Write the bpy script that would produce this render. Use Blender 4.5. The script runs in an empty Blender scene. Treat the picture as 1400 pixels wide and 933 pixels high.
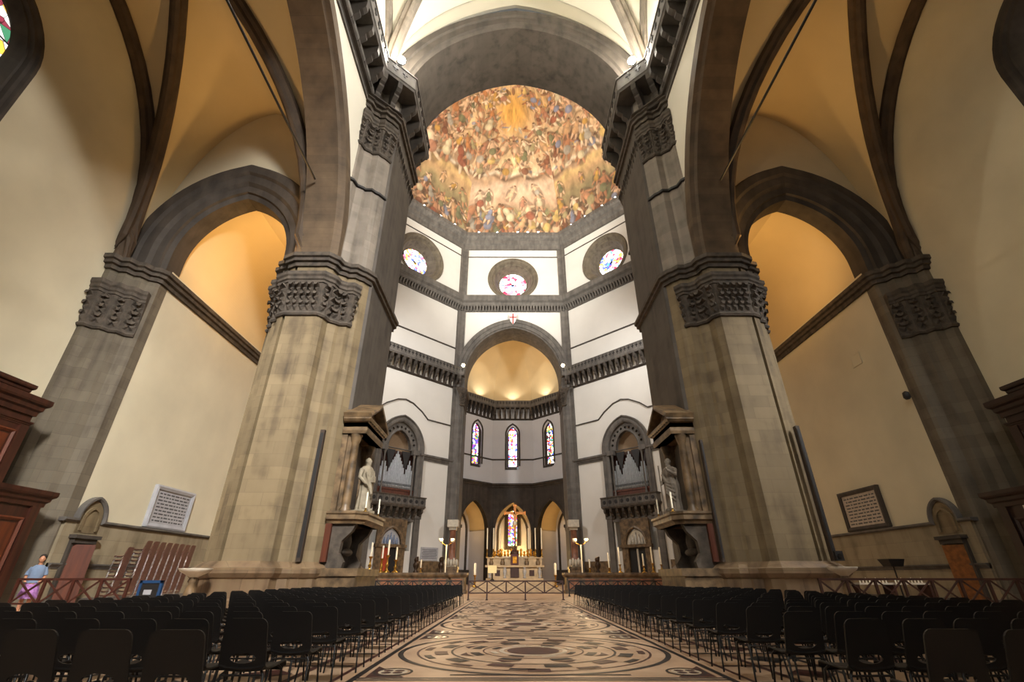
import bpy, math, random
import numpy as np
from mathutils import Vector, Matrix
from mathutils.geometry import tessellate_polygon
SC = bpy.context.scene
COL = SC.collection
PI = math.pi
RT = math.sqrt(.5)
random.seed(7)

# ------------------------------------------------------------------ mesh collector
class MB:
    def __init__(s, T=None, flip=False):
        s.v = []; s.f = []; s.mi = []; s.sm = []
        s.T = T or (lambda a, b, c: (a, b, c)); s.flip = flip
    def add(s, vs, fs, mat=0, smooth=False, raw=False):
        o = len(s.v)
        s.v += [tuple(p) if raw else tuple(s.T(*p)) for p in vs]
        for f in fs:
            f = [o + i for i in f]
            s.f.append(f[::-1] if s.flip else f); s.mi.append(mat); s.sm.append(smooth)
    def box(s, a0, a1, b0, b1, c0, c1, mat=0):
        vs = [(a, b, c) for c in (c0, c1) for b in (b0, b1) for a in (a0, a1)]
        s.add(vs, [(0,2,3,1),(4,5,7,6),(0,1,5,4),(2,6,7,3),(0,4,6,2),(1,3,7,5)], mat)
    def hexa(s, p, mat=0):          # eight points, bottom four then top four, both counter-clockwise
        s.add(p, [(3,2,1,0),(4,5,6,7),(0,1,5,4),(1,2,6,5),(2,3,7,6),(3,0,4,7)], mat)
    def prism(s, poly, c0, c1, mat=0, smooth=False, m=None):
        m = m or (lambda a, b, c: (a, b, c))
        n = len(poly)
        vs = [m(x, y, c0) for x, y in poly] + [m(x, y, c1) for x, y in poly]
        fs = [(i, (i+1) % n, n+(i+1) % n, n+i) for i in range(n)]
        s.add(vs, fs, mat, smooth)
        t = tessellate_polygon([[Vector((x, y, 0)) for x, y in poly]])
        s.add([m(x, y, c0) for x, y in poly], [k[::-1] for k in t], mat)
        s.add([m(x, y, c1) for x, y in poly], list(t), mat)
    def panel(s, outer, holes, d0, d1, mat=0, m=None, rmat=None):
        """flat panel in the (a, c) plane from depth d0 to d1 with holes"""
        m = m or (lambda a, c, d: (a, d, c))
        loops = [outer] + list(holes)
        t = tessellate_polygon([[Vector((x, y, 0)) for x, y in L] for L in loops])
        flat = [p for L in loops for p in L]
        s.add([m(x, y, d1) for x, y in flat], list(t), mat)
        if d0 != d1:
            s.add([m(x, y, d0) for x, y in flat], [k[::-1] for k in t], mat)
            for L in loops:
                n = len(L)
                s.add([m(x, y, d0) for x, y in L] + [m(x, y, d1) for x, y in L],
                      [(i, (i+1) % n, n+(i+1) % n, n+i) for i in range(n)], mat if rmat is None else rmat)
    def sweep(s, path, prof, closed=False, mat=0, m=None, smooth=False, cap=True):
        """profile [(offset to the right of the path, height)] swept along a 2D path with mitres"""
        m = m or (lambda a, b, c: (a, b, c))
        n = len(path); k = len(prof); vs = []
        for i in range(n):
            p = path[i]
            pa = path[i-1] if (i > 0 or closed) else None
            pb = path[(i+1) % n] if (i < n-1 or closed) else None
            def nrm(a, b):
                dx, dy = b[0]-a[0], b[1]-a[1]; L = math.hypot(dx, dy) or 1
                return (dy/L, -dx/L)
            n1 = nrm(pa, p) if pa else None; n2 = nrm(p, pb) if pb else None
            if n1 is None: mx, my = n2
            elif n2 is None: mx, my = n1
            else:
                mx, my = n1[0]+n2[0], n1[1]+n2[1]; q = mx*n2[0]+my*n2[1]
                q = max(q, .35); mx, my = mx/q, my/q
            for o, h in prof: vs.append(m(p[0]+mx*o, p[1]+my*o, h))
        fs = []
        for i in range(n if closed else n-1):
            j = (i+1) % n
            for q in range(k):
                r = (q+1) % k
                fs.append((i*k+q, j*k+q, j*k+r, i*k+r))
        s.add(vs, fs, mat, smooth)
        if cap and not closed:
            t = tessellate_polygon([[Vector((o, h, 0)) for o, h in prof]])
            s.add(vs[:k], list(t), mat); s.add(vs[-k:], [x[::-1] for x in t], mat)
    def tube(s, pts, r, n=8, mat=0, smooth=True, cap=True):
        pts = [Vector(p) for p in pts]; N = len(pts)
        rs = [r]*N if not isinstance(r, (list, tuple)) else r
        up = Vector((0, 0, 1)); vs = []
        prev = None
        for i, p in enumerate(pts):
            d = (pts[min(i+1, N-1)]-pts[max(i-1, 0)])
            if d.length < 1e-9: d = Vector((0, 0, 1))
            d.normalize()
            if prev is None:
                a = d.orthogonal().normalized()
            else:
                a = prev - d*prev.dot(d)
                a = a.normalized() if a.length > 1e-6 else d.orthogonal().normalized()
            prev = a; b = d.cross(a)
            for k in range(n):
                t = 2*PI*k/n
                vs.append(p+(a*math.cos(t)+b*math.sin(t))*rs[i])
        fs = [(i*n+k, i*n+(k+1) % n, (i+1)*n+(k+1) % n, (i+1)*n+k) for i in range(N-1) for k in range(n)]
        s.add(vs, fs, mat, smooth)
        if cap:
            s.add(vs[:n], [tuple(range(n))[::-1]], mat); s.add(vs[-n:], [tuple(range(n))], mat)
    def bar(s, p, q, w, h, mat=0):   # rectangular bar
        p, q = Vector(p), Vector(q); d = (q-p).normalized()
        u = Vector((0, 0, 1)) if abs(d.z) < .9 else Vector((0, 1, 0))
        a = d.cross(u).normalized(); b = a.cross(d)
        s.hexa([p+a*w*i+b*h*j for i, j in ((-.5,-.5),(.5,-.5),(.5,.5),(-.5,.5))] +
               [q+a*w*i+b*h*j for i, j in ((-.5,-.5),(.5,-.5),(.5,.5),(-.5,.5))], mat)
    def lathe(s, prof, n=20, c=(0, 0, 0), mat=0, smooth=True, sx=1, sy=1):
        vs = []; k = len(prof)
        for r, z in prof:
            for i in range(n):
                t = 2*PI*i/n
                vs.append((c[0]+r*math.cos(t)*sx, c[1]+r*math.sin(t)*sy, c[2]+z))
        fs = [(j*n+i, j*n+(i+1) % n, (j+1)*n+(i+1) % n, (j+1)*n+i) for j in range(k-1) for i in range(n)]
        s.add(vs, fs, mat, smooth)
        s.add(vs[:n], [tuple(range(n))[::-1]], mat); s.add(vs[-n:], [tuple(range(n))], mat)
    def ball(s, c, r, n=12, k=8, mat=0, R=None):
        r = r if isinstance(r, (list, tuple)) else (r, r, r)
        vs = []; c = Vector(c)
        for j in range(k+1):
            ph = PI*j/k
            for i in range(n):
                t = 2*PI*i/n
                p = Vector((r[0]*math.sin(ph)*math.cos(t), r[1]*math.sin(ph)*math.sin(t), -r[2]*math.cos(ph)))
                vs.append(c+(R @ p if R else p))
        fs = [(j*n+i, j*n+(i+1) % n, (j+1)*n+(i+1) % n, (j+1)*n+i) for j in range(k) for i in range(n)]
        s.add(vs, fs, mat, True)
    def rings(s, rings, mat=0, smooth=True, cap=True):   # loft through closed loops of equal count
        n = len(rings[0]); vs = [p for r in rings for p in r]
        fs = [(j*n+i, j*n+(i+1) % n, (j+1)*n+(i+1) % n, (j+1)*n+i) for j in range(len(rings)-1) for i in range(n)]
        s.add(vs, fs, mat, smooth)
        if cap:
            s.add(vs[:n], [tuple(range(n))[::-1]], mat); s.add(vs[-n:], [tuple(range(n))], mat)

def mesh_of(name, mb, mats, off=(0, 0, 0)):
    me = bpy.data.meshes.new(name)
    me.from_pydata([(x-off[0], y-off[1], z-off[2]) for x, y, z in mb.v], [], mb.f)
    for m in (mats if isinstance(mats, (list, tuple)) else [mats]): me.materials.append(m)
    me.polygons.foreach_set('material_index', mb.mi)
    me.polygons.foreach_set('use_smooth', mb.sm)
    me.update()
    return me
def thing(name, label, cat, loc=(0, 0, 0), group=None, rz=0):
    o = bpy.data.objects.new(name, None); COL.objects.link(o)
    o.location = loc; o.rotation_euler = (0, 0, rz); o.empty_display_size = .2
    o['label'] = label; o['category'] = cat
    if group: o['group'] = group
    return o
def root_of(p):
    while p.parent: p = p.parent
    return p
def part(name, mb, mats, parent, label=None, local=False):
    """mesh given in world coordinates (local=True: in the thing's own)"""
    off = (0, 0, 0) if local else tuple(root_of(parent).location)
    o = bpy.data.objects.new(name, mesh_of(name, mb, mats, off)); COL.objects.link(o)
    o.parent = parent
    if label: o['label'] = label
    return o
def solo(name, mb, mats, label, cat, loc=(0, 0, 0), group=None, local=False):
    o = bpy.data.objects.new(name, mesh_of(name, mb, mats, (0, 0, 0) if local else loc)); COL.objects.link(o)
    o.location = loc; o['label'] = label; o['category'] = cat
    if group: o['group'] = group
    return o
NT = [0]
def struct(name, mb, mats, parent=None):
    if name == 'trim':
        NT[0] += 1; name = 'trim_%d' % NT[0]
    o = bpy.data.objects.new(name, mesh_of(name, mb, mats)); COL.objects.link(o)
    if parent: o.parent = parent
    else: o['kind'] = 'structure'
    return o
def copy_tree(o, parent=None):
    c = o.copy(); COL.objects.link(c)
    if parent: c.parent = parent
    for ch in list(o.children): copy_tree(ch, c)
    return c
def MIR(m): return dict(T=lambda x, y, z: (x*m, y, z), flip=(m < 0))
def FR(f, m=1): return dict(T=lambda a, b, c: (lambda p: (p[0]*m, p[1], p[2]))(f(a, b, c)), flip=(m < 0))
ORD = ['first','second','third','fourth','fifth','sixth','seventh','eighth','ninth','tenth','eleventh','twelfth','thirteenth','fourteenth','fifteenth','sixteenth']

# ------------------------------------------------------------------ materials
def nodes(name):
    m = bpy.data.materials.new(name); m.use_nodes = True
    nt = m.node_tree; b = nt.nodes['Principled BSDF']
    return m, nt, b
def lk(nt, a, b): nt.links.new(a, b)
def hexc(h):
    h = h.lstrip('#'); v = [int(h[i:i+2], 16)/255 for i in (0, 2, 4)]
    return tuple((c/12.92 if c <= .04045 else ((c+.055)/1.055)**2.4) for c in v)+(1,)
def C(c): return hexc(c) if isinstance(c, str) else tuple(c)+(1,)*(4-len(c))
def plain(name, col, rough=.6, metal=0, var=.25, scale=6, bump=0, emit=None, stretch=None):
    m, nt, b = nodes(name); col = C(col)
    b.inputs['Roughness'].default_value = rough; b.inputs['Metallic'].default_value = metal
    g = nt.nodes.new('ShaderNodeNewGeometry'); n = nt.nodes.new('ShaderNodeTexNoise')
    n.inputs['Scale'].default_value = scale; n.inputs['Detail'].default_value = 5
    src = g.outputs['Position']
    if stretch:
        mp = nt.nodes.new('ShaderNodeVectorMath'); mp.operation = 'MULTIPLY'; mp.inputs[1].default_value = stretch
        lk(nt, src, mp.inputs[0]); src = mp.outputs[0]
    lk(nt, src, n.inputs['Vector'])
    r = nt.nodes.new('ShaderNodeValToRGB')
    r.color_ramp.elements[0].position = .3; r.color_ramp.elements[1].position = .72
    r.color_ramp.elements[0].color = tuple(c*(1-var) for c in col[:3])+(1,)
    r.color_ramp.elements[1].color = tuple(min(1, c*(1+var*.6)) for c in col[:3])+(1,)
    lk(nt, n.outputs['Fac'], r.inputs['Fac']); lk(nt, r.outputs['Color'], b.inputs['Base Color'])
    if bump:
        bp = nt.nodes.new('ShaderNodeBump'); bp.inputs['Strength'].default_value = bump; bp.inputs['Distance'].default_value = .05
        lk(nt, n.outputs['Fac'], bp.inputs['Height']); lk(nt, bp.outputs['Normal'], b.inputs['Normal'])
    return m
def stone(name, c1, c2, rough=.75, course=.55, blen=1.3, joint=.35, streak=1.0, bump=.25, c3=None):
    """coursed ashlar: brick joints, vertical weather streaks and blotches"""
    m, nt, b = nodes(name); b.inputs['Roughness'].default_value = rough
    c1, c2 = C(c1), C(c2); c3 = C(c3) if c3 else c2
    g = nt.nodes.new('ShaderNodeNewGeometry'); sep = nt.nodes.new('ShaderNodeSeparateXYZ'); lk(nt, g.outputs['Position'], sep.inputs[0])
    ax = nt.nodes.new('ShaderNodeMath'); ax.operation = 'MULTIPLY_ADD'; ax.inputs[1].default_value = .8
    lk(nt, sep.outputs[0], ax.inputs[0]); lk(nt, sep.outputs[1], ax.inputs[2])
    cb = nt.nodes.new('ShaderNodeCombineXYZ'); lk(nt, ax.outputs[0], cb.inputs[0]); lk(nt, sep.outputs[2], cb.inputs[1])
    br = nt.nodes.new('ShaderNodeTexBrick'); lk(nt, cb.outputs[0], br.inputs['Vector'])
    br.inputs['Scale'].default_value = 1; br.inputs['Brick Width'].default_value = blen; br.inputs['Row Height'].default_value = course
    br.inputs['Mortar Size'].default_value = .012; br.inputs['Mortar Smooth'].default_value = .6; br.inputs['Bias'].default_value = -.2
    br.inputs['Color1'].default_value = (.78, .78, .78, 1); br.inputs['Color2'].default_value = (1, 1, 1, 1)
    br.inputs['Mortar'].default_value = (1-joint,)*3+(1,)
    st = nt.nodes.new('ShaderNodeVectorMath'); st.operation = 'MULTIPLY'; st.inputs[1].default_value = (1.6, 1.6, .09)
    lk(nt, g.outputs['Position'], st.inputs[0])
    n1 = nt.nodes.new('ShaderNodeTexNoise'); n1.inputs['Scale'].default_value = 1.2; n1.inputs['Detail'].default_value = 6; lk(nt, st.outputs[0], n1.inputs['Vector'])
    n2 = nt.nodes.new('ShaderNodeTexNoise'); n2.inputs['Scale'].default_value = 1.1; n2.inputs['Detail'].default_value = 8; lk(nt, g.outputs['Position'], n2.inputs['Vector'])
    r = nt.nodes.new('ShaderNodeValToRGB'); e = r.color_ramp.elements
    e[0].position = .3; e[0].color = c2; e[1].position = .7; e[1].color = c1
    x = e.new(.5); x.color = tuple((c1[i]+c3[i])/2 for i in range(3))+(1,)
    mx = nt.nodes.new('ShaderNodeMath'); mx.operation = 'MULTIPLY_ADD'; mx.inputs[1].default_value = .55*streak
    ad = nt.nodes.new('ShaderNodeMath'); ad.operation = 'MULTIPLY'; ad.inputs[1].default_value = 1-.55*streak
    lk(nt, n2.outputs['Fac'], ad.inputs[0]); lk(nt, n1.outputs['Fac'], mx.inputs[0]); lk(nt, ad.outputs[0], mx.inputs[2]); lk(nt, mx.outputs[0], r.inputs['Fac'])
    mm = nt.nodes.new('ShaderNodeMix'); mm.data_type = 'RGBA'; mm.blend_type = 'MULTIPLY'; mm.inputs['Factor'].default_value = 1
    lk(nt, r.outputs['Color'], mm.inputs['A']); lk(nt, br.outputs['Color'], mm.inputs['B']); lk(nt, mm.outputs['Result'], b.inputs['Base Color'])
    if bump:
        bp = nt.nodes.new('ShaderNodeBump'); bp.inputs['Strength'].default_value = bump; bp.inputs['Distance'].default_value = .05
        lk(nt, n2.outputs['Fac'], bp.inputs['Height']); lk(nt, bp.outputs['Normal'], b.inputs['Normal'])
    return m
def glow(name, col, strength):
    m, nt, b = nodes(name); b.inputs['Base Color'].default_value = C(col)
    b.inputs['Emission Color'].default_value = C(col); b.inputs['Emission Strength'].default_value = strength
    return m
def stained(name, cols, strength, scale=1.6, lead=True, white=.5, stretch=(1, 1, 1)):
    m, nt, b = nodes(name); b.inputs['Roughness'].default_value = .3
    g = nt.nodes.new('ShaderNodeNewGeometry'); vm = nt.nodes.new('ShaderNodeVectorMath'); vm.operation = 'MULTIPLY'; vm.inputs[1].default_value = stretch
    lk(nt, g.outputs['Position'], vm.inputs[0])
    v = nt.nodes.new('ShaderNodeTexVoronoi'); v.inputs['Scale'].default_value = scale; lk(nt, vm.outputs[0], v.inputs['Vector'])
    sp = nt.nodes.new('ShaderNodeSeparateColor'); lk(nt, v.outputs['Color'], sp.inputs[0])
    r = nt.nodes.new('ShaderNodeValToRGB'); r.color_ramp.interpolation = 'CONSTANT'
    e = r.color_ramp.elements; n = len(cols)
    e[0].position = 0; e[0].color = (1, .97, .93, 1); e[1].position = white; e[1].color = C(cols[0])
    for i, c in enumerate(cols[1:], 1):
        x = e.new(white+(1-white)*i/n); x.color = C(c)
    lk(nt, sp.outputs[0], r.inputs['Fac'])
    d = nt.nodes.new('ShaderNodeTexVoronoi'); d.feature = 'DISTANCE_TO_EDGE'; d.inputs['Scale'].default_value = scale; lk(nt, vm.outputs[0], d.inputs['Vector'])
    t = nt.nodes.new('ShaderNodeMath'); t.operation = 'GREATER_THAN'; t.inputs[1].default_value = .03; lk(nt, d.outputs['Distance'], t.inputs[0])
    ms = nt.nodes.new('ShaderNodeMath'); ms.operation = 'MULTIPLY_ADD'; ms.inputs[1].default_value = strength*.75; ms.inputs[2].default_value = strength*.25
    lk(nt, t.outputs[0], ms.inputs[0])
    b.inputs['Base Color'].default_value = (.05, .05, .05, 1)
    lk(nt, r.outputs['Color'], b.inputs['Emission Color']); lk(nt, ms.outputs[0], b.inputs['Emission Strength'])
    return m

M = {}
M['plaster'] = plain('plaster_white', '#d8d5ce', .9, var=.06, scale=.25)
M['plaster_aisle'] = plain('plaster_cream', '#d2c8ac', .9, var=.1, scale=.35)
M['plaster_vault'] = plain('plaster_vault', '#d6c298', .9, var=.07, scale=.3)
M['plaster_nave'] = plain('plaster_nave', '#e2dccb', .9, var=.05, scale=.25)
M['plaster_grey'] = plain('plaster_grey', '#d2d1d3', .9, var=.06, scale=.3)
M['pier'] = stone('pier_sandstone', '#8a785a', '#524430', c3='#776649', bump=.2)
M['respond'] = stone('respond_sandstone', '#756b5a', '#4a4136', c3='#625849', bump=.2)
M['great'] = stone('great_arch_stone', '#5d554c', '#39332d', c3='#4b443d', course=.9, blen=1.2, joint=.15, bump=.15)
M['pier_up'] = stone('pier_sandstone_upper', '#94887a', '#5f564b', c3='#7d7468', course=.6, blen=1.6, joint=.2, bump=.15)
M['grey'] = stone('grey_sandstone', '#77716a', '#4c4844', course=.8, blen=1.4, joint=.25, bump=.15)
M['dark'] = stone('dark_sandstone', '#544b42', '#2e2822', course=.8, blen=1.6, joint=.2, bump=.3)
M['rib'] = stone('rib_sandstone', '#5d4b38', '#3a2d20', course=.7, blen=5, joint=.3, bump=.15)
M['arch'] = stone('arch_voussoir', '#6d5941', '#4a3a28', course=.42, blen=8, joint=.3, streak=.4)
M['carved'] = plain('carved_stone', '#4f463c', .85, var=.5, scale=3, bump=.6)
M['marble_p'] = plain('veined_marble', '#6f5a40', .45, var=.75, scale=2.2, bump=.05)
M['dado'] = stone('dado_stone', '#a3957a', '#756750', c3='#8c7e64', course=.7, bump=.15)
M['brown'] = plain('warm_lit_plastic', '#6a4a3e', .35, var=.15, scale=8)  # brown puts the warm light on the stacked shells into their colour
M['marble_w'] = plain('white_marble', '#c9c0ae', .45, var=.2, scale=2.5)
M['marble_g'] = plain('grey_marble', '#a7a7ab', .5, var=.15, scale=2)
M['iron'] = plain('iron', '#15110f', .6, var=.2)
M['wood_d'] = plain('dark_wood', '#3a1b0e', .5, var=.5, scale=2, stretch=(3, 3, .25))
M['wood_r'] = plain('red_wood', '#57270f', .5, var=.4, scale=2, stretch=(3, 3, .3))
M['wood_b'] = plain('barrier_wood', '#3a1c10', .55, var=.4, scale=4)
M['black'] = plain('black_plastic', '#070606', .55, var=.2, scale=10)
M['chrome'] = plain('steel_tube', '#8f8a86', .3, metal=1, var=.1)
M['legdark'] = plain('black_steel', '#0b0909', .4, var=.1)
M['brass'] = plain('brass', '#a8823c', .3, metal=1, var=.2)
M['gold'] = plain('gilding', '#c88a2c', .35, metal=.8, var=.4, scale=5, bump=.4)
M['wax'] = plain('candle_wax', '#e6ddc6', .5, var=.05)
M['pipe'] = plain('tin_pipe', '#aeb2b6', .32, metal=.7, var=.15, scale=3)
M['text'] = plain('inscription', '#4b4a4c', .7, var=.3)
# ================================================================== SETTING
def arc2(cx, cz, r, a0, a1, n):
    return [(cx+r*math.cos(a0+(a1-a0)*i/n), cz+r*math.sin(a0+(a1-a0)*i/n)) for i in range(n+1)]
def parch(cx, a, r, z0, zb=None, n=12):
    """pointed arch outline, from the left foot over the apex to the right foot"""
    th = math.acos((r-a)/r)                       # angle of the apex seen from the arc's centre
    L = [(cx-a+r-r*math.cos(t), z0+r*math.sin(t)) for t in [th*i/n for i in range(n+1)]]
    Rr = [(2*cx-x, z) for x, z in L[::-1][1:]]
    p = L+Rr
    if zb is not None and zb < z0-1e-6: p = [(cx-a, zb)]+p+[(cx+a, zb)]
    return p
def circ(cx, cz, r, n=32): return [(cx+r*math.cos(2*PI*i/n), cz+r*math.sin(2*PI*i/n)) for i in range(n)]
AM = lambda a, b, c: (a, c, b)                    # arch sweeps: path (s, z), profile (offset, depth)
MOULD = [(0, 0), (.12, .06), (.12, .2), (.26, .3), (.26, .42), (.42, .5), (.42, .62), (0, .62)]
def mould(z, h, out):                             # cornice profile of height h and projection out with its foot at z
    return [(-.1, z), (out*.25, z), (out*.3, z+h*.25), (out*.55, z+h*.35), (out*.6, z+h*.55), (out*.9, z+h*.65), (out, z+h*.75), (out, z+h), (-.1, z+h)]

# ---- floor with inlaid marble
fl = MB()
fl.box(-30, 30, -20, 104, -.4, 0)
def ring(mb, cx, cy, r0, r1, z, mat, n=40, a0=0, a1=2*PI, sx=1, sy=1):
    k = max(2, int(n*(a1-a0)/(2*PI)))
    vs = [(cx+sx*r*math.cos(a0+(a1-a0)*i/k), cy+sy*r*math.sin(a0+(a1-a0)*i/k), z) for i in range(k+1) for r in (r0, r1)]
    mb.add(vs, [(2*i, 2*i+1, 2*i+3, 2*i+2) for i in range(k)], mat)
def disc(mb, cx, cy, r, z, mat, n=32, sx=1, sy=1):
    mb.add([(cx+sx*r*math.cos(2*PI*i/n), cy+sy*r*math.sin(2*PI*i/n), z) for i in range(n)], [tuple(range(n))], mat)
def strip(mb, x0, x1, y0, y1, z, mat): mb.add([(x0, y0, z), (x1, y0, z), (x1, y1, z), (x0, y1, z)], [(0, 1, 2, 3)], mat)
Z1, Z2, Z3 = .002, .004, .006
for s in (-1, 1):
    strip(fl, s*2.40-.045, s*2.40+.045, 0, 29, Z1, 1); strip(fl, s*2.62-.03, s*2.62+.03, 0, 29, Z1, 2)
    for i in range(11):                            # bands below the seating
        strip(fl, s*(3.2+i*.9)-.05, s*(3.2+i*.9)+.05, 0, 29, Z1, 1 if i % 2 else 2)
    for j in range(22):
        y = 3.2+j*1.22
        strip(fl, min(s*2.7, s*13), max(s*2.7, s*13), y, y+.1, Z2, 1 if j % 2 else 2)
        for i in range(5):
            disc(fl, s*(3.65+i*1.8), y+.65, .34, Z2, 2 if (i+j) % 2 else 1, 4)
for k in range(5):
    cy = 4.5+5.2*k
    for d in (-2.6, -2.48): strip(fl, -2.36, 2.36, cy+d-.035, cy+d+.035, Z1, 1)
    for r0, r1, mt in ((2.24, 2.33, 1), (1.98, 2.02, 2), (1.40, 1.44, 1), (.86, .89, 2), (.52, .6, 3), (0, .46, 2)):
        (disc(fl, 0, cy, r1, Z2, mt) if r0 == 0 else ring(fl, 0, cy, r0, r1, Z2, mt, 56))
    for i in range(12):
        a = 2*PI*i/12
        ring(fl, 0, cy, 1.50, 1.72, Z3, 1 if i % 2 else 2, 90, a+.06, a+.30)
        ring(fl, 0, cy, 1.80, 1.92, Z3, 2 if i % 2 else 1, 90, a+.30, a+.5)
    for i in range(8):
        a = 2*PI*i/8+PI/8
        c, s_ = math.cos(a), math.sin(a)
        ring(fl, 0, cy, .96, 1.12, Z3, 1, 90, a-.17, a+.17)
        fl.add([(c*1.16-s_*.22, cy+s_*1.16+c*.22, Z3), (c*1.34, cy+s_*1.34, Z3), (c*1.16+s_*.22, cy+s_*1.16-c*.22, Z3), (c*1.2, cy+s_*1.2, Z3)], [(0, 3, 2, 1)], 2)
        ring(fl, 0, cy, .66, .76, Z3, 1 if i % 2 else 3, 90, a-.24, a+.14)
    for s in (-1, 1):
        for t in (-1, 1):
            X, Y = s*2.0, cy+t*2.06
            ring(fl, X, Y, .26, .30, Z3, 1, 24, sx=.9); disc(fl, X, Y, .22, Z3, 3, 20, sx=.9)
            for q in range(4):
                b = PI/2*q+PI/4
                disc(fl, X+.11*math.cos(b), Y+.11*math.sin(b), .07, Z3+.002, 2, 8)
            fl.add([(X-s*.22, Y+t*.36, Z2), (X+s*.28, Y+t*.36, Z2), (X+s*.3, Y-t*.45, Z2)], [(0, 1, 2)] if s*t < 0 else [(2, 1, 0)], 2)
        if s > 0: strip(fl, -.16, .16, cy-2.06, cy-1.82, Z3, 2)
        strip(fl, min(s*.42, s*1.2), max(s*.42, s*1.2), cy-2.3, cy-2.24, Z3, 1)
    strip(fl, -.9, .9, cy+2.28, cy+2.36, Z3, 2)
mfl = stone('floor_marble', '#d2b394', '#ad8c6e', rough=.5, course=1.3, blen=1.3, joint=.12, streak=.1, bump=.02)


fo = struct('floor', fl, [mfl, plain('inlay_black', '#1c1614', .5, var=.3), plain('inlay_red', '#44221a', .5, var=.3), plain('inlay_white', '#cdbda4', .3, var=.1)])

# ---- octagon frame
AP, OC = 23.75, 51.25
HW = AP*math.tan(PI/8)
def oct_frame(k):      # k = 0 east, 1 north-east (photo left) ... counted towards the left; frame (s along the wall to the left, d inwards, z)
    a = PI/2+k*PI/4
    n = (math.cos(a), math.sin(a)); t = (-n[1], n[0])
    return lambda s, d, z: (n[0]*(AP-d)+t[0]*s, OC+n[1]*(AP-d)+t[1]*s, z)
FE, FNE = oct_frame(0), oct_frame(1)
A_IN, R_IN, A_OUT, R_OUT, ZG = 8.5, 9.65, 10.25, 13.3, 33.0
def arch_in(n=14): return parch(0, A_IN, R_IN, ZG, 0, n)
# east wall, its arch and its round window
w = MB(**FR(FE))
out = [(HW, 0), (HW, 64), (-HW, 64), (-HW, 0)]
w.panel(out+parch(0, A_IN+.5, R_IN+.5, ZG, 0, 14), [circ(0, 53.6, 4.5)], -.6, 0)
wallE = struct('wall_east', w, M['plaster'])
for k, nm in ((1, 'wall_northeast'), (-1, 'wall_southeast')):
    w = MB(**FR(oct_frame(k)))
    inner = parch(0, 3.15, 4.1, 18.4, 4.4, 8)
    w.panel([(-HW, 0), (HW, 0), (HW, 64), (-HW, 64)], [circ(0, 53.6, 4.5), inner], -.6, 0)
    struct(nm, w, M['plaster'])
    b = MB(**FR(oct_frame(k))); b.box(-3.4, 3.4, -2.6, -2.4, 4, 23.5); b.box(-3.4, -3.14, -2.5, -.5, 4, 23.5); b.box(3.14, 3.4, -2.5, -.5, 4, 23.5); b.box(-3.4, 3.4, -2.5, -.55, 4.2, 4.4); b.box(-3.4, 3.4, -2.5, -.55, 23, 23.4)
    struct('trim', b, M['plaster'])
for k, nm in ((2, 'wall_north'), (-2, 'wall_south'), (3, 'wall_northwest'), (-3, 'wall_southwest')):
    w = MB(**FR(oct_frame(k))); w.box(-HW, HW, -.5, 0, 0 if abs(k) == 2 else 24, 64); struct(nm, w, M['plaster'])
w = MB(**FR(oct_frame(4))); w.panel(out+parch(0, A_IN+.5, R_IN+.5, ZG, 0, 14), [], -.05, 0); struct('wall_west', w, M['plaster'])

# stained glass of the drum
GLS = [stained('rose_glass_red', ['#c81e3c', '#d6304a', '#7a88d8', '#e86a78'], 5.5, 1.5, white=.68),
       stained('rose_glass_blue', ['#4a55c8', '#8a9ade', '#c83a50', '#d8b84a', '#58a0c0'], 5.0, 2.0, white=.42),
       stained('rose_glass_pale', ['#8a92d8', '#5a6ac8', '#d8a04a', '#c05a70'], 5.0, 2.0, white=.55)]
NW = [0]
def rose(k, glass):
    NW[0] += 1
    T = FR(oct_frame(k))
    fr = MB(**T); N = 40
    prof = [(4.5, -.1), (4.95, .08), (4.8, .22), (4.6, .25), (4.45, .1), (4.2, 0), (3.9, -.5), (3.7, -.55), (3.0, -2.0), (2.7, -2.2), (2.7, -2.5), (4.5, -2.5)]
    vs = [(r*math.cos(2*PI*i/N), d, 53.6+r*math.sin(2*PI*i/N)) for r, d in prof for i in range(N)]
    q = len(prof)
    fr.add(vs, [(j*N+i, j*N+(i+1) % N, ((j+1) % q)*N+(i+1) % N, ((j+1) % q)*N+i) for j in range(q) for i in range(N)], 0, False)
    wd = struct('window_%d' % NW[0], fr, M['respond'])
    g = MB(**T); g.prism(circ(0, 53.6, 2.75), -2.4, -2.34, m=lambda a, b, c: (a, c, b)); struct('glass', g, glass, wd)
    l = MB(**T)
    for i in range(8):
        a = PI*i/8; l.bar((2.7*math.cos(a), -2.3, 53.6+2.7*math.sin(a)), (-2.7*math.cos(a), -2.3, 53.6-2.7*math.sin(a)), .05, .05)
    struct('leading', l, M['iron'], wd)
rose(0, GLS[0]); rose(1, GLS[2]); rose(-1, GLS[1])
# corner pilasters
for k in (0, 1, -1, 2, -2):
    f = oct_frame(k)
    for s in (-1, 1):
        if abs(k) == 2 and s*k > 0: continue
        b = MB(**FR(f)); a0, a1 = sorted((s*HW, s*(HW-.85)))
        b.box(a0, a1, -.1, .32, 0, 60.7); struct('trim', b, M['grey'])
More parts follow.
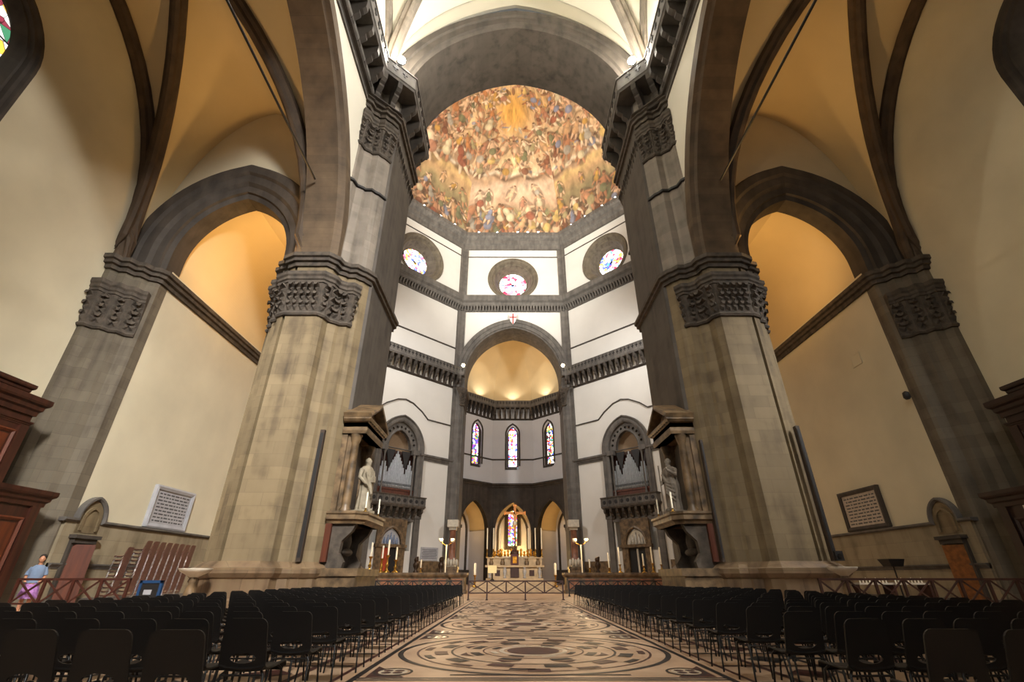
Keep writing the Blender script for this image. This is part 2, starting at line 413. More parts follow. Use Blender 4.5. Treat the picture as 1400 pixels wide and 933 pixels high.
# pilaster capitals below the gallery on the arch jambs
# cornices running round the east half
EASTP = [oct_frame(2)(-HW+.0, 0, 0)[:2]]
def oct_path(ks, cut0=None):
    p = [oct_frame(ks[0])(HW, 0, 0)[:2]]
    for k in ks: p.append(oct_frame(k)(-HW, 0, 0)[:2])
    return p            # runs from the photo's left to its right; the inside lies to the right
PO = oct_path([2, 1, 0, -1, -2])
def cornice(path, prof, mat, dent=None, mats=None, dent_mat=0):
    b = MB(); b.sweep(path, prof)
    if dent:            # row of small blocks: (spacing, width, projection, z0, z1)
        sp, wd, pr, z0, z1 = dent
        for p, q in zip(path, path[1:]):
            dx, dy = q[0]-p[0], q[1]-p[1]; L = math.hypot(dx, dy); ux, uy = dx/L, dy/L; nx, ny = uy, -ux
            for i in range(int(L/sp)):
                t = (i+.5)*L/int(L/sp)
                P = lambda a, d, z: (p[0]+ux*(t+a)+nx*d, p[1]+uy*(t+a)+ny*d, z)
                h = wd/2
                b.hexa([P(-h, 0, z0), P(h, 0, z0), P(h, pr*.5, z0), P(-h, pr*.5, z0), P(-h, 0, z1), P(h, 0, z1), P(h, pr, z1), P(-h, pr, z1)][0:4]+[P(-h, 0, z1), P(h, 0, z1), P(h, pr, z1), P(-h, pr, z1)])
    return struct('trim', b, mat)
cornice(PO, mould(60.6, 3.4, 1.6), M['grey'], (.5, .25, 1.75, 62.3, 63.2))
cornice(PO, mould(45.9, 3.1, 1.3), M['grey'], (.55, .3, 1.0, 46.0, 46.9))
b = MB(); b.sweep(PO, [(-.05, 58.75), (.09, 58.75), (.09, 58.95), (-.05, 58.95)]); struct('trim', b, M['dark'])
for k in (1, -1):
    f = oct_frame(k)
    b = MB(**FR(f)); b.box(-HW, HW, -.05, .12, 37.8, 38.05); struct('trim', b, M['dark'])
    b = MB(**FR(f))
    for s in (-1, 1):
        a0, a1 = sorted((s*HW, s*3.4)); b.sweep([(a0, 0), (a1, 0)], [(-y, z) for y, z in mould(17.1, .9, .45)])
    struct('trim', b, M['grey'])
    # thin string that rises over the organ niche
    b = MB(**FR(f))
    pts = [(-HW, 23.6), (-4.4, 23.6), (-3.2, 24.6), (-1.4, 25.6), (0, 25.9), (1.4, 25.6), (3.2, 24.6), (4.4, 23.6), (HW, 23.6)]
    b.sweep(pts, [(-.09, -.05), (-.09, .14), (.09, .14), (.09, -.05)], m=AM); struct('trim', b, M['dark'])
# the great arches, west and east: band and deep soffit
def great_arch(f, depth, mat):
    b = MB(**FR(f))
    prof = [(0, -depth), (0, -.15), (-.22, .0), (-.3, .18), (-.9, .22), (-1.0, .36), (-1.5, .42), (-1.72, .3), (-1.72, -depth)]
    b.sweep(parch(0, A_IN, R_IN, ZG, 0, 20), [(o, d) for o, d in prof], m=AM)
    return struct('trim', b, mat)
great_arch(FE, 5.2, M['grey'])
FW = lambda s, d, z: (-s, 22.3-d, z)              # west arch: front at y = 22.3 facing the nave
great_arch(FW, 5.2, M['great'])
# shield over the east arch
# ---- apse
APH, APO = 9.9, 82.1
def apse_frame(k):
    a = PI/2+k*PI/4; n = (math.cos(a), math.sin(a)); t = (-n[1], n[0])
    return lambda s, d, z: (n[0]*(APH-d)+t[0]*s, APO+n[1]*(APH-d)+t[1]*s, z)
AHW = APH*math.tan(PI/8)
GL3 = [stained('lancet_glass_warm', ['#c8452a', '#5848b8', '#3a8a58', '#e0b050', '#8a3a9a'], 3.0, 3.0, white=.35),
       stained('lancet_glass_pale', ['#b82a30', '#7a5ac8', '#d8c04a', '#4868c8'], 3.4, 2.8, white=.62),
       stained('lancet_glass_blue', ['#2a48c0', '#c83a28', '#4aa878', '#e0c060', '#18182a'], 3.0, 3.0, white=.35)]
def lancet(T, zc0, zc1, hw, fw, glass, d=0, rec=.7, framemat='dark'):
    NW[0] += 1
    o = MB(**T)
    pin = parch(0, hw, hw*1.9, zc1-hw*1.67, zc0, 7)
    o.sweep(pin+[pin[0]], [(.0, d-rec), (.0, d-rec+.15), (-fw*.5, d-.05), (-fw*.55, d+.08), (-fw, d+.1), (-fw, d-rec)], m=AM, cap=False)
    wd = struct('window_%d' % NW[0], o, M[framemat])
    g = MB(**T); g.panel(pin, [], d-rec+.05, d-rec+.1); struct('glass', g, glass, wd)
    l = MB(**T); l.bar((0, d-rec+.14, zc0), (0, d-rec+.14, zc1-.1), .07, .06)
    n = int((zc1-zc0)/1.3)
    for i in range(1, n): l.bar((-hw, d-rec+.14, zc0+(zc1-zc0)*i/n), (hw, d-rec+.14, zc0+(zc1-zc0)*i/n), .04, .05)
    struct('leading', l, M['iron'], wd)
for k, gl in ((0, 1), (1, 0), (-1, 2)):
    T = FR(apse_frame(k))
    w = MB(**T)
    win = parch(0, 1.15, 1.15*1.9, 28.6-1.15*1.67+.2, 20.1, 7)
    w.panel([(-AHW, 16.4), (AHW, 16.4), (AHW, 33), (-AHW, 33)], [win], -.7, 0)
    struct('wall_apse_%s' % ('back', 'north', 'south')[k], w, M['plaster_grey'])
    lancet(T, 20.7, 28.6, .82, .7, GL3[gl])
    # chapel opening
    w = MB(**T)
    ch = parch(0, 3.35, 5.6, 8.8, 0, 10)
    w.panel([(AHW, 0), (AHW, 17), (-AHW, 17), (-AHW, 0)]+ch, [], -.9, .12)
    struct('wall_apse_%s_lower' % ('back', 'north', 'south')[k], w, M['dark'])
    b = MB(**T); b.sweep(ch, [(0, -.9), (0, .0), (-.2, .18), (-.45, .24), (-.5, -.9)], m=AM); struct('trim', b, M['dark'])
    # colonnettes with imposts at both jambs
    for s in (-1, 1):
        b = MB(**T); b.lathe([(.3, 0), (.3, .5), (.2, .7), (.2, 8), (.33, 8.5), (.36, 8.9)], 10, (s*3.72, .3, 0)); b.box(s*3.72-.42, s*3.72+.42, -.1, .62, 8.9, 9.4)
        struct('trim', b, M['dark'])
    # chapel: walls and pointed vault
    D = 5.6
    w = MB(**T); w.box(-3.7, 3.7, -D-.2, -D, 0, 17); w.box(-3.9, -3.7, -D, -.9, 0, 10); w.box(3.7, 3.9, -D, -.9, 0, 10)
    struct('wall_chapel_%s' % ('back', 'north', 'south')[k], w, M['plaster_grey'])
    w = MB(**T); w.sweep(parch(0, 3.7, 6.1, 9.2, 9, 10), [(0, -D), (0, -.9), (-.15, -.9), (-.15, -D)], m=AM); struct('ceiling_chapel_%s' % ('back', 'north', 'south')[k], w, M['plaster_vault'])
    b = MB(**T); b.sweep(parch(0, 2.7, 4.4, 9.0, 0, 10), [(0, -D), (0, -D+.22), (-.3, -D+.3), (-.45, -D)], m=AM); struct('trim', b, M['dark'])
    b = MB(**T); b.box(-3.7, 3.7, -D, -D+.3, 0, 2.4); struct('baseboard_chapel_%s' % ('back', 'north', 'south')[k], b, M['dark'])
    if k == 0: lancet(T, 6.6, 13.2, .85, .75, GL3[0], d=-D+.12, rec=.1)
for k in (2, -2):
    w = MB(**FR(apse_frame(k))); w.box(-AHW, AHW+.6, -.4, 0, 0, 33); struct('wall_apse_%s_side' % ('north' if k > 0 else 'south'), w, M['plaster_grey'])
AP5 = [(-9.9, 80.4)]+[apse_frame(1)(AHW, 0, 0)[:2], apse_frame(0)(AHW, 0, 0)[:2], apse_frame(0)(-AHW, 0, 0)[:2], apse_frame(-1)(-AHW, 0, 0)[:2]]+[(9.9, 80.4)]
cornice(AP5, mould(16.3, 1.0, .7), M['dark'])
b = MB(); b.sweep(AP5, [(-.05, 21.85), (.12, 21.85), (.12, 22.1), (-.05, 22.1)]); struct('trim', b, M['dark'])
# half dome of the apse: octagonal vault, apex a little above the arch
v = MB()
def cloister(mb, f, ap, z0, R, a1, n=14, m=6, mat=0):
    c = ap-R
    vs = []
    for j in range(n+1):
        th = a1*j/n; r = c+R*math.cos(th)
        for i in range(m+1):
            vs.append(f((2*i/m-1)*r*math.tan(PI/8), ap-r, z0+R*math.sin(th)))
    k = m+1
    mb.add(vs, [(j*k+i, j*k+i+1, (j+1)*k+i+1, (j+1)*k+i) for j in range(n) for i in range(m)], mat, True, raw=True)
for k in (-2, -1, 0, 1, 2, 3, 4, -3):
    if abs(k) <= 2: cloister(v, apse_frame(k), APH, 33, 13.0, math.acos(3.1/13))
struct('ceiling_apse', v, M['plaster_vault'])
b = MB(**FR(FE)); b.panel(parch(0, A_OUT, R_OUT, ZG, 20, 10)+[(11, 20), (11, 47), (-11, 47), (-11, 20)], [], -5.3, -5.2); struct('wall_apse_west', b, M['plaster_grey'])
# ================================================================== NAVE, PIERS AND AISLES
PIER = [(-13.9, 29.2), (-13.9, 22.4), (-13.55, 22.3), (-13.5, 21.85), (-13.1, 21.7), (-13.05, 21.25), (-12.62, 21.1), (-12.55, 20.72), (-12.1, 20.5), (-10.45, 20.5),
        (-10.2, 20.75), (-10.1, 21.2), (-9.75, 21.45), (-9.65, 21.6), (-9.25, 21.6), (-9.1, 21.8), (-8.9, 21.95), (-8.65, 22.35), (-8.65, 28.0), (-9.9, 29.2)]
SHAFT = PIER[:4]+[(-13.24, 21.74), (-13.18, 22.05), (-13.07, 22.02), (-13.09, 21.62)]+[PIER[5]]+[(-12.74, 21.12), (-12.68, 21.42), (-12.58, 21.38), (-12.6, 21.0)]+[PIER[7]]+[(-12.2, 20.54), (-12.16, 20.8), (-12.08, 20.78), (-12.04, 20.5)]+PIER[9:]
LOWCAP = PIER[1:16]; NAVE_SIDE = PIER[9:19]
RESP = [(-22.75, 20.6), (-22.3, 20.6), (-22.15, 20.95), (-21.75, 21.0), (-21.6, 21.35), (-21.25, 21.42), (-21.1, 21.8), (-20.7, 21.95), (-20.6, 22.1)]
def leafband(mb, path, z, h, out, sp, w):
    """a row of carved leaves standing out from a path"""
    for p, q in zip(path, path[1:]):
        dx, dy = q[0]-p[0], q[1]-p[1]; L = math.hypot(dx, dy)
        if L < .12: continue
        ux, uy = dx/L, dy/L; nx, ny = uy, -ux; n = max(1, round(L/sp))
        for i in range(n):
            t = (i+.5)*L/n; hw = min(w, L/n)*.46
            P = lambda a, d, zz: (p[0]+ux*(t+a)+nx*d, p[1]+uy*(t+a)+ny*d, zz)
            mb.add([P(-hw*.6, 0, z), P(hw*.6, 0, z), P(hw, out*.55, z+h*.6), P(-hw, out*.55, z+h*.6), P(hw*.75, out*1.05, z+h*.9), P(-hw*.75, out*1.05, z+h*.9),
                    P(hw*.4, out*1.15, z+h*.62), P(-hw*.4, out*1.15, z+h*.62), P(-hw, 0, z+h), P(hw, 0, z+h), P(0, out*.75, z+h*.3)],
                   [(0, 1, 10), (1, 2, 10), (2, 3, 10), (3, 0, 10), (3, 2, 4, 5), (5, 4, 6, 7), (5, 8, 9, 4), (2, 9, 4), (3, 5, 8), (0, 3, 8), (1, 9, 2)])
def capital(mb, path, z0, z1, out):
    H = z1-z0
    mb.sweep(path, [(-.05, z0), (.1, z0+.02), (.16, z0+.12), (.1, z0+.22), (.06, z0+.24), (out*.35, z0+H*.55), (out*.6, z0+H*.74), (-.05, z0+H*.74)])
    mb.sweep(path, [(-.05, z0+H*.74), (out*.7, z0+H*.75), (out*.72, z0+H*.8), (out*.85, z0+H*.82), (out*.85, z0+H*.88), (out, z0+H*.92), (out, z1), (-.05, z1)])
    leafband(mb, path, z0+H*.1, H*.24, out*.55, .36, .42)
    leafband(mb, path, z0+H*.3, H*.24, out*.75, .36, .44)
    leafband(mb, path, z0+H*.5, H*.24, out*.95, .36, .44)
IMPOST = lambda z, h, o: [(-.1, z), (o*.3, z), (o*.35, z+h*.3), (o*.7, z+h*.35), (o*.7, z+h*.6), (o, z+h*.68), (o, z+h), (-.1, z+h)]
for m, side, lab in ((1, 'left', 'massive coursed stone pier on the left of the nave, lit pale on its outer face'), (-1, 'right', 'massive coursed stone pier on the right of the nave, dark brown in shadow')):
    t = thing('stone_pier', lab, 'pier', (-11*m, 24, 0), 'crossing piers')
    b = MB(**MIR(m)); b.prism(PIER, 0, 1.35)
    p2 = [(x, y) for x, y in PIER]
    b.sweep(PIER[:19], [(-.1, 0), (.3, 0), (.3, .35), (.22, .42), (.22, 1.1), (.3, 1.15), (.42, 1.3), (.42, 1.48), (.3, 1.52), (.2, 1.62), (.05, 1.74), (-.1, 1.74)])
    part('plinth', b, stone('plinth_marble_' + side, '#857155', '#3c2d1e', rough=.5, course=1.4, blen=1.1, joint=.45, streak=1.1, c3='#6a4f39'), t, 'stained marble plinth with a moulded ledge')
    b = MB(**MIR(m)); b.prism(SHAFT, 1.3, 17.0); part('lower_shaft', b, M['pier'], t)
    b = MB(**MIR(m)); capital(b, LOWCAP, 13.15, 15.65, .5); part('leaf_capital', b, M['carved'], t, 'carved capital with three rows of leaves')
    b = MB(**MIR(m)); b.sweep(PIER[1:19], IMPOST(16.25, .72, .42)); part('impost_moulding', b, M['carved'], t)
    up = [(-12.25, 29.2)]+[(-12.25, 20.72)]+[(-10.45, 20.6)]+PIER[10:20]
    b = MB(**MIR(m)); b.prism(up, 17, 34.5); part('upper_shaft', b, M['pier_up'], t)
    b = MB(**MIR(m)); b.sweep(NAVE_SIDE, [(-.05, 22.9), (.13, 22.95), (.13, 23.1), (-.05, 23.15)]); part('thin_ledge', b, M['iron'], t)
    b = MB(**MIR(m)); capital(b, PIER[9:18], 26.2, 29.2, .42); part('leaf_capital', b, M['carved'], t, 'upper carved capital below the gallery')
    b = MB(**MIR(m)); b.sweep(PIER[9:19], IMPOST(29.8, .9, .5)); leafband(b, [PIER[17], PIER[18]], 27.6, 1.2, .3, .5, .5); part('frieze', b, M['carved'], t)
    # ---- nave wall with the arcade arch
    w = MB(**MIR(m))
    A = [(y, z) for y, z in parch(11, 9.5+1.0, 14.0, 16.9, 16.9, 16)]
    w.panel([(22.3, 16.9), (22.3, 50), (-.5, 50), (-.5, 16.9)]+A, [circ(11, 41.2, 1.9, 24)], -12.2, -10.3, m=lambda a, c, d: (d, a, c))
    struct('wall_%s' % side, w, M['plaster_nave'])
    w = MB(**MIR(m)); w.panel([(-18, 0), (-.4, 0), (-.4, 50), (-18, 50)], [circ(-9, 41.2, 1.9, 24)], -12.2, -10.3, m=lambda a, c, d: (d, a, c)); struct('wall_%s_rear' % side, w, M['plaster_nave'])
    b = MB(**MIR(m)); b.box(-12.3, -10.2, -1.2, 1.6, 0, 17); struct('pillar_%s_rear' % side, b, M['pier'])
    b = MB(**MIR(m))
    b.sweep(parch(11, 9.5, 13.0, 16.9, 16.9, 26), [(0, -12.35), (0, -10.5), (-.12, -10.36), (-.2, -10.12), (-.95, -10.12), (-1.06, -10.22), (-1.06, -12.35)], m=lambda a, b_, c: (c, a, b_))
    struct('trim', b, M['arch'])
    # cornice under the gallery along the nave wall
    b = MB(**MIR(m)); b.sweep([(-10.3, -10), (-10.3, 20.6)], mould(30.2, .9, .45)); struct('trim', b, M['grey'])
    # ---- aisle
    w = MB(**MIR(m))
    win = parch(10.95, 2.15, 3.4, 21.9, 11, 8)
    w.panel([(-18, 0), (22.4, 0), (22.4, 34), (-18, 34)], [win], -23.2, -22.6, m=lambda a, c, d: (d, a, c))
    struct('wall_aisle_%s' % side, w, M['plaster_aisle'])
    # passage wall behind the respond
    w = MB(**MIR(m)); w.box(-21.2, -20.62, 22.6, 39, 0, 17.4); struct('wall_passage_%s' % side, w, M['plaster_aisle'])
    # end wall over the passage arch
    w = MB(**MIR(m)); w.panel([(-12.2, 16.9), (-12.2, 34), (-22.7, 34), (-22.7, 16.9)]+parch(-17.3, 3.4+1.5, 6.2, 18.3, 16.9, 10), [], 22.0, 22.5); struct('wall_aisle_end_%s' % side, w, M['plaster_aisle'])
    b = MB(**MIR(m))
    b.sweep(parch(-17.3, 3.35, 4.7, 18.3, 16.9, 14), [(0, 23.2), (0, 22.1), (-.3, 22.0), (-.35, 21.85), (-.75, 21.8), (-.95, 21.6), (-1.45, 21.55), (-1.6, 21.4), (-2.1, 21.35), (-2.25, 21.5), (-2.25, 23.2)], m=AM)
    struct('trim', b, M['dark'])
    w = MB(**MIR(m)); w.sweep(parch(-17.3, 3.48, 4.85, 18.45, 16.8, 40), [(0, 23), (0, 39), (-.3, 39), (-.3, 23)], m=AM, smooth=False); struct('ceiling_passage_%s' % side, w, M['plaster_vault'])
    # respond pilaster on the aisle wall
    b = MB(**MIR(m)); b.prism(RESP+[(-20.6, 22.7), (-22.75, 22.7)], 0, 17.0); struct('pillar_%s' % side, b, M['respond'])
    b = MB(**MIR(m)); capital(b, RESP[:8], 12.6, 15.3, .45); b.sweep(RESP+[(-20.6, 36.5)], IMPOST(16.2, .75, .42)); struct('trim', b, M['carved'])
    # dado with its ledge, string course and small arched niche
    b = MB(**MIR(m)); b.box(-20.62, -20.45, 22.2, 38, 0, 3.45); struct('trim', b, M['dado'])
    b = MB(**MIR(m))
    nz = [(y, z) for y, z in parch(23.45, .72, .95, 3.62, 3.5, 8)]
    b.sweep([(22.0, 3.5)]+nz+[(38, 3.5)], [(.07, -20.7), (.07, -20.38), (-.0, -20.3), (-.09, -20.3), (-.09, -20.7)], m=lambda a, b_, c: (c, a, b_))
    struct('trim', b, M['grey'])
    b = MB(**MIR(m)); b.panel(parch(23.45, .66, .85, 3.62, 3.0, 8), [], -20.6, -20.43, m=lambda a, c, d: (d, a, c)); b.sweep(parch(23.45, .4, .52, 3.55, 3.1, 8), [(0, -20.5), (0, -20.36), (-.12, -20.36), (-.12, -20.5)], m=lambda a, b_, c: (c, a, b_)); struct('trim', b, M['pier'])
    b = MB(**MIR(m)); b.sweep([(-20.45, 22.2), (-20.45, 38)], mould(1.5, .22, .14)); b.box(-20.5, -20.3, 22.2, 38, 0, .3); struct('baseboard_passage_%s' % side, b, M['grey'])
    # aisle window
    NW[0] += 1
    f = MB(**MIR(m)); fm = lambda a, b_, c: (c, a, b_)
    f.sweep(win+[win[0]], [(-.25, -22.75), (-.25, -22.45), (-.1, -22.42), (0, -22.5), (.15, -22.5), (.25, -22.62), (.35, -22.62), (.75, -22.95), (.75, -23.3), (-.25, -23.3)], m=fm, cap=False)
    wd = struct('window_%d' % NW[0], f, M['dark'])
    gi = parch(10.95, 1.45, 2.3, 21.9, 11, 8)
    g = MB(**MIR(m)); g.panel(gi, [], -23.02, -22.98, m=lambda a, c, d: (d, a, c)); struct('glass', g, stained('aisle_glass_'+side, ['#3a7a58', '#3a58b0', '#d8b040', '#e0e0d8', '#803040'], 2.2 if m > 0 else 1.6, 2.2, white=.3), wd)
    l = MB(**MIR(m)); l.bar((-22.95, 10.95, 11), (-22.95, 10.95, 24.5), .1, .1)
    for i in range(9): l.bar((-22.95, 9.6, 12+i*1.3), (-22.95, 12.3, 12+i*1.3), .05, .05)
    struct('leading', l, M['iron'], wd)

# ---- vaults
def gprof(R, hd): return lambda t: math.sqrt(max(0, R*R-(R-min(1, t)*hd)**2))
def vault(name, cx, hx, cy, hy, z0, R, sc, mat, m=1, N=24):
    hd = math.hypot(hx, hy); g = gprof(R, hd)
    b = MB(**MIR(m)); vs = []
    for j in range(N+1):
        for i in range(N+1):
            u, v = 2*i/N-1, 2*j/N-1
            vs.append((cx+hx*u, cy+hy*v, z0+sc*g(1-min(abs(u), abs(v)))))
    n = N+1; fs = []
    for j in range(N):
        for i in range(N):
            a, c, d, e = j*n+i, j*n+i+1, (j+1)*n+i+1, (j+1)*n+i
            if (i < N/2) == (j < N/2): fs += [(a, c, d), (a, d, e)]
            else: fs += [(a, c, e), (c, d, e)]
    b.add(vs, fs, 0, True)
    struct(name, b, mat)
    return lambda t: z0+sc*g(t)
def rib(mb, pts, w, h, mat=0):
    """moulded rib hung below a curve of 3D points"""
    pts = [Vector(p) for p in pts]; vs = []; n = len(pts)
    prof = [(-.5, .1), (-.5, -.35), (-.28, -.55), (-.22, -.9), (0, -1), (.22, -.9), (.28, -.55), (.5, -.35), (.5, .1)]
    for i, p in enumerate(pts):
        d = (pts[min(n-1, i+1)]-pts[max(0, i-1)]).normalized()
        hor = Vector((d.x, d.y, 0))
        if hor.length < .02: hor = Vector((pts[-1].x-pts[0].x, pts[-1].y-pts[0].y, 0))
        a = Vector((hor.y, -hor.x, 0)).normalized(); nn = a.cross(d)
        if nn.z < 0 or (abs(nn.z) < .05 and nn.dot(pts[0]-pts[-1]) > 0 and i < n/2): pass
        if nn.dot(Vector((0, 0, 1))) < 0: nn = -nn
        for x, y in prof: vs.append(p+a*x*w+nn*y*h)
    k = len(prof)
    mb.add(vs, [(i*k+j, (i+1)*k+j, (i+1)*k+j+1, i*k+j+1) for i in range(n-1) for j in range(k-1)], 0, False)
for m, side in ((1, 'left'), (-1, 'right')):
    zf = vault('ceiling_aisle_%s' % side, -17.4, 5.2, 11.2, 9.7, 18.4, 12.6, 1, M['plaster_vault'], m)
    vault('ceiling_aisle_rear_%s' % side, -17.4, 5.2, -8.2, 9.7, 18.4, 12.6, 1, M['plaster_vault'], m, 12)
    # strip of vault between the bay and the end wall
    b = MB(**MIR(m)); pts = [(-17.4+5.2*(2*i/24-1), zf(1-abs(2*i/24-1))) for i in range(25)]
    b.add([(x, y, z) for x, z in pts for y in (20.9, 22.2)], [(2*i, 2*i+1, 2*i+3, 2*i+2) for i in range(24)], 0, True); struct('ceiling_aisle_end_%s' % side, b, M['plaster_vault'])
    S = [0, .004, .02, .05, .1, .17, .25, .34, .44, .55, .66, .78, .9, 1]
    for sx in (-1, 1):     # diagonal ribs of the bay in view
        b = MB(**MIR(m))
        P = [(-17.4+sx*5.1, 20.8, 16.6)]+[(-17.4+sx*5.15*(1-t), 11.2+9.6*(1-t), zf(t)) for t in S]+[(-17.4-sx*5.15*t, 11.2-9.6*t, zf(1-t)) for t in S[1:]]
        rib(b, P, .8, .62); struct('trim', b, M['rib'])
    b = MB(**MIR(m)); P = [(-22.45, 20.9, 16.6)]+[(-22.4, 11.2+9.7*(1-t), zf(t)-.1) for t in S]+[(-22.4, 11.2-9.7*t, zf(1-t)-.1) for t in S[1:]]
    rib(b, P, .75, .5); struct('trim', b, M['rib'])
    b = MB(**MIR(m)); P = [(-12.3, 11.2+9.7*(1-t), zf(t)-.1) for t in S]; rib(b, P, .5, .35); struct('trim', b, M['rib'])
    # iron tie rod spanning the arcade arch
    b = MB(**MIR(m)); b.tube([(-11.75, 1.4, 21.65), (-11.75, 19.35, 21.65)], .06, 8)
    solo('tie_rod', b, M['iron'], 'thin iron tie rod spanning the arcade arch on the %s, under the %s aisle vault' % (side, 'paler' if m > 0 else 'darker'), 'tie rod', (-11.75*m, 10, 21.65), 'arcade tie rods')
zn = vault('ceiling_nave', 0, 10.3, 11.9, 10.4, 34.2, 17.5, .80, M['plaster_nave'])
vault('ceiling_nave_rear', 0, 10.3, -8.9, 10.4, 34.2, 17.5, .80, M['plaster_nave'], 1, 12)
for sx in (-1, 1):
    b = MB(); P = [(sx*10.2*(1-t), 11.9+10.3*(1-t), zn(t)) for t in S]+[(-sx*10.2*t, 11.9-10.3*t, zn(1-t)) for t in S[1:]]
    rib(b, P, .95, .7); struct('trim', b, M['pier_up'])
    b = MB(); P = [(sx*10.2, 11.9+10.4*(1-t), zn(t)-.1) for t in S]+[(sx*10.2, 11.9-10.4*t, zn(1-t)-.1) for t in S[1:]]
    rib(b, P, .7, .5); struct('trim', b, M['pier_up'])
b = MB(); b.panel(parch(0, A_OUT-.05, R_OUT, ZG, ZG, 14)+[(10.6, 33), (10.6, 50), (-10.6, 50), (-10.6, 33)], [], 22.35, 22.6); struct('wall_nave_end', b, M['plaster_nave'])
# ================================================================== BRACKETED GALLERIES
def bracket_bm(mb, P, z0, z1, depth, w):
    """scrolled corbel; P(a, d, z): a across, d outwards"""
    H = z1-z0
    prof = [(0, z0), (depth*.3, z0), (depth*.4, z0+H*.1), (depth*.38, z0+H*.22), (depth*.5, z0+H*.3), (depth*.66, z0+H*.4), (depth*.64, z0+H*.52), (depth*.78, z0+H*.58), (depth*.94, z0+H*.7), (depth*.95, z1), (0, z1)]
    mb.prism(prof, -w/2, w/2, m=lambda x, y, c: P(c, x, y))
def gallery(label, path, loc, m=1, out=1.25, zf=33.0, sp=1.3, bh=2.0, par=1.05, pmat='grey', bmat='dark', openw=.6, bw=.36, deep=False, group='bracketed galleries'):
    t = thing('bracketed_gallery', label, 'gallery', loc, group)
    b = MB(**MIR(m)); b.sweep(path, [(-.1 if not deep else -.7, zf-.5), (out*.9, zf-.5), (out*.95, zf-.35), (out, zf-.3), (out, zf), (-.1 if not deep else -.7, zf)]); part('walkway', b, M[pmat], t)
    # parapet: rails plus pierced panels between small posts
    b = MB(**MIR(m))
    b.sweep(path, [(out-.16, zf), (out-.04, zf), (out-.04, zf+.14), (out-.16, zf+.14)])
    b.sweep(path, [(out-.2, zf+par-.14), (out, zf+par-.14), (out, zf+par), (out-.2, zf+par)])
    b.sweep(path, [(out-.13, zf+.1), (out-.07, zf+.1), (out-.07, zf+par-.1), (out-.13, zf+par-.1)])
    part('parapet', b, M[pmat], t)
    b = MB(**MIR(m)); b.sweep(path, [(-.05, zf-.5-bh-.28), (.12, zf-.5-bh-.25), (.2, zf-.5-bh-.12), (out*.32, zf-.5-bh-.06), (out*.32, zf-.5-bh+.02), (-.05, zf-.5-bh+.02)]); part('lower_moulding', b, M[bmat], t)
    for i, (p, q) in enumerate(zip(path, path[1:])):
        dx, dy = q[0]-p[0], q[1]-p[1]; L = math.hypot(dx, dy)
        if L < .5: continue
        ux, uy = dx/L, dy/L; nx, ny = uy, -ux
        n = max(1, int(round(L/sp)))
        for j in range(n):
            tt = (j+.5)*L/n
            P = lambda a, d, z, tt=tt: (p[0]+ux*(tt+a)+nx*d, p[1]+uy*(tt+a)+ny*d, z)
            k = MB(**MIR(m)); bracket_bm(k, P, zf-.5-bh, zf-.5, out*.95, bw); part('bracket', k, M[bmat], t)
    for p, q in zip(path, path[1:]):
        dx, dy = q[0]-p[0], q[1]-p[1]; L = math.hypot(dx, dy)
        if L < .5: continue
        ux, uy = dx/L, dy/L; nx, ny = uy, -ux; n = max(1, int(round(L/(sp*.62))))
        for j in range(n):
            a = (j+.5)*L/n
            b = MB(**MIR(m)); w_, h_ = .05, .2
            cross = [(-w_, .14), (w_, .14), (w_, par*.42), (h_, par*.42), (h_, par*.58), (w_, par*.58), (w_, par-.14), (-w_, par-.14), (-w_, par*.58), (-h_, par*.58), (-h_, par*.42), (-w_, par*.42)]
            b.prism(cross, out-.06, out-.02, m=lambda x, z, d, a=a: (p[0]+ux*(a+x)+nx*d, p[1]+uy*(a+x)+ny*d, zf+z)); part('parapet_cross', b, M['iron'], t)
    return t
for m, lab in ((1, 'stone gallery on dark brackets along the left nave wall, wrapping the pier top'), (-1, 'stone gallery on dark brackets along the right nave wall, wrapping the pier top')):
    gallery(lab, [(-10.3, 3), (-10.3, 20.3), (-8.6, 21.9), (-8.6, 27.5)], (-10*m, 15, 33), m, out=1.25, sp=1.3, bh=1.9, deep=True)
f = oct_frame
PN = [f(2)(-HW+4, 0, 0)[:2], f(1)(HW, 0, 0)[:2], f(1)(-HW, 0, 0)[:2], (-8.55, 75)]
gallery('stone gallery on small brackets across the white wall left of the far arch', PN, (-17, 68, 33), 1, out=1.2, sp=1.12, bh=2.0)
gallery('stone gallery on small brackets across the white wall right of the far arch', PN, (17, 68, 33), -1, out=1.2, sp=1.12, bh=2.0)
gallery('grey bracketed gallery round the apse above its three lancet windows', AP5[1:5], (0, 88, 33), 1, out=1.2, sp=1.02, bh=2.2, par=.95)
# jamb capitals at the springing of the east arch
for m in (1, -1):
    b = MB(**MIR(m)); pth = [(-HW+.9, 75), (-9.0, 74.6), (-8.5, 74.9), (-8.5, 79.6)]
    capital(b, pth, 27.2, 30.3, .55); struct('trim', b, M['carved'])
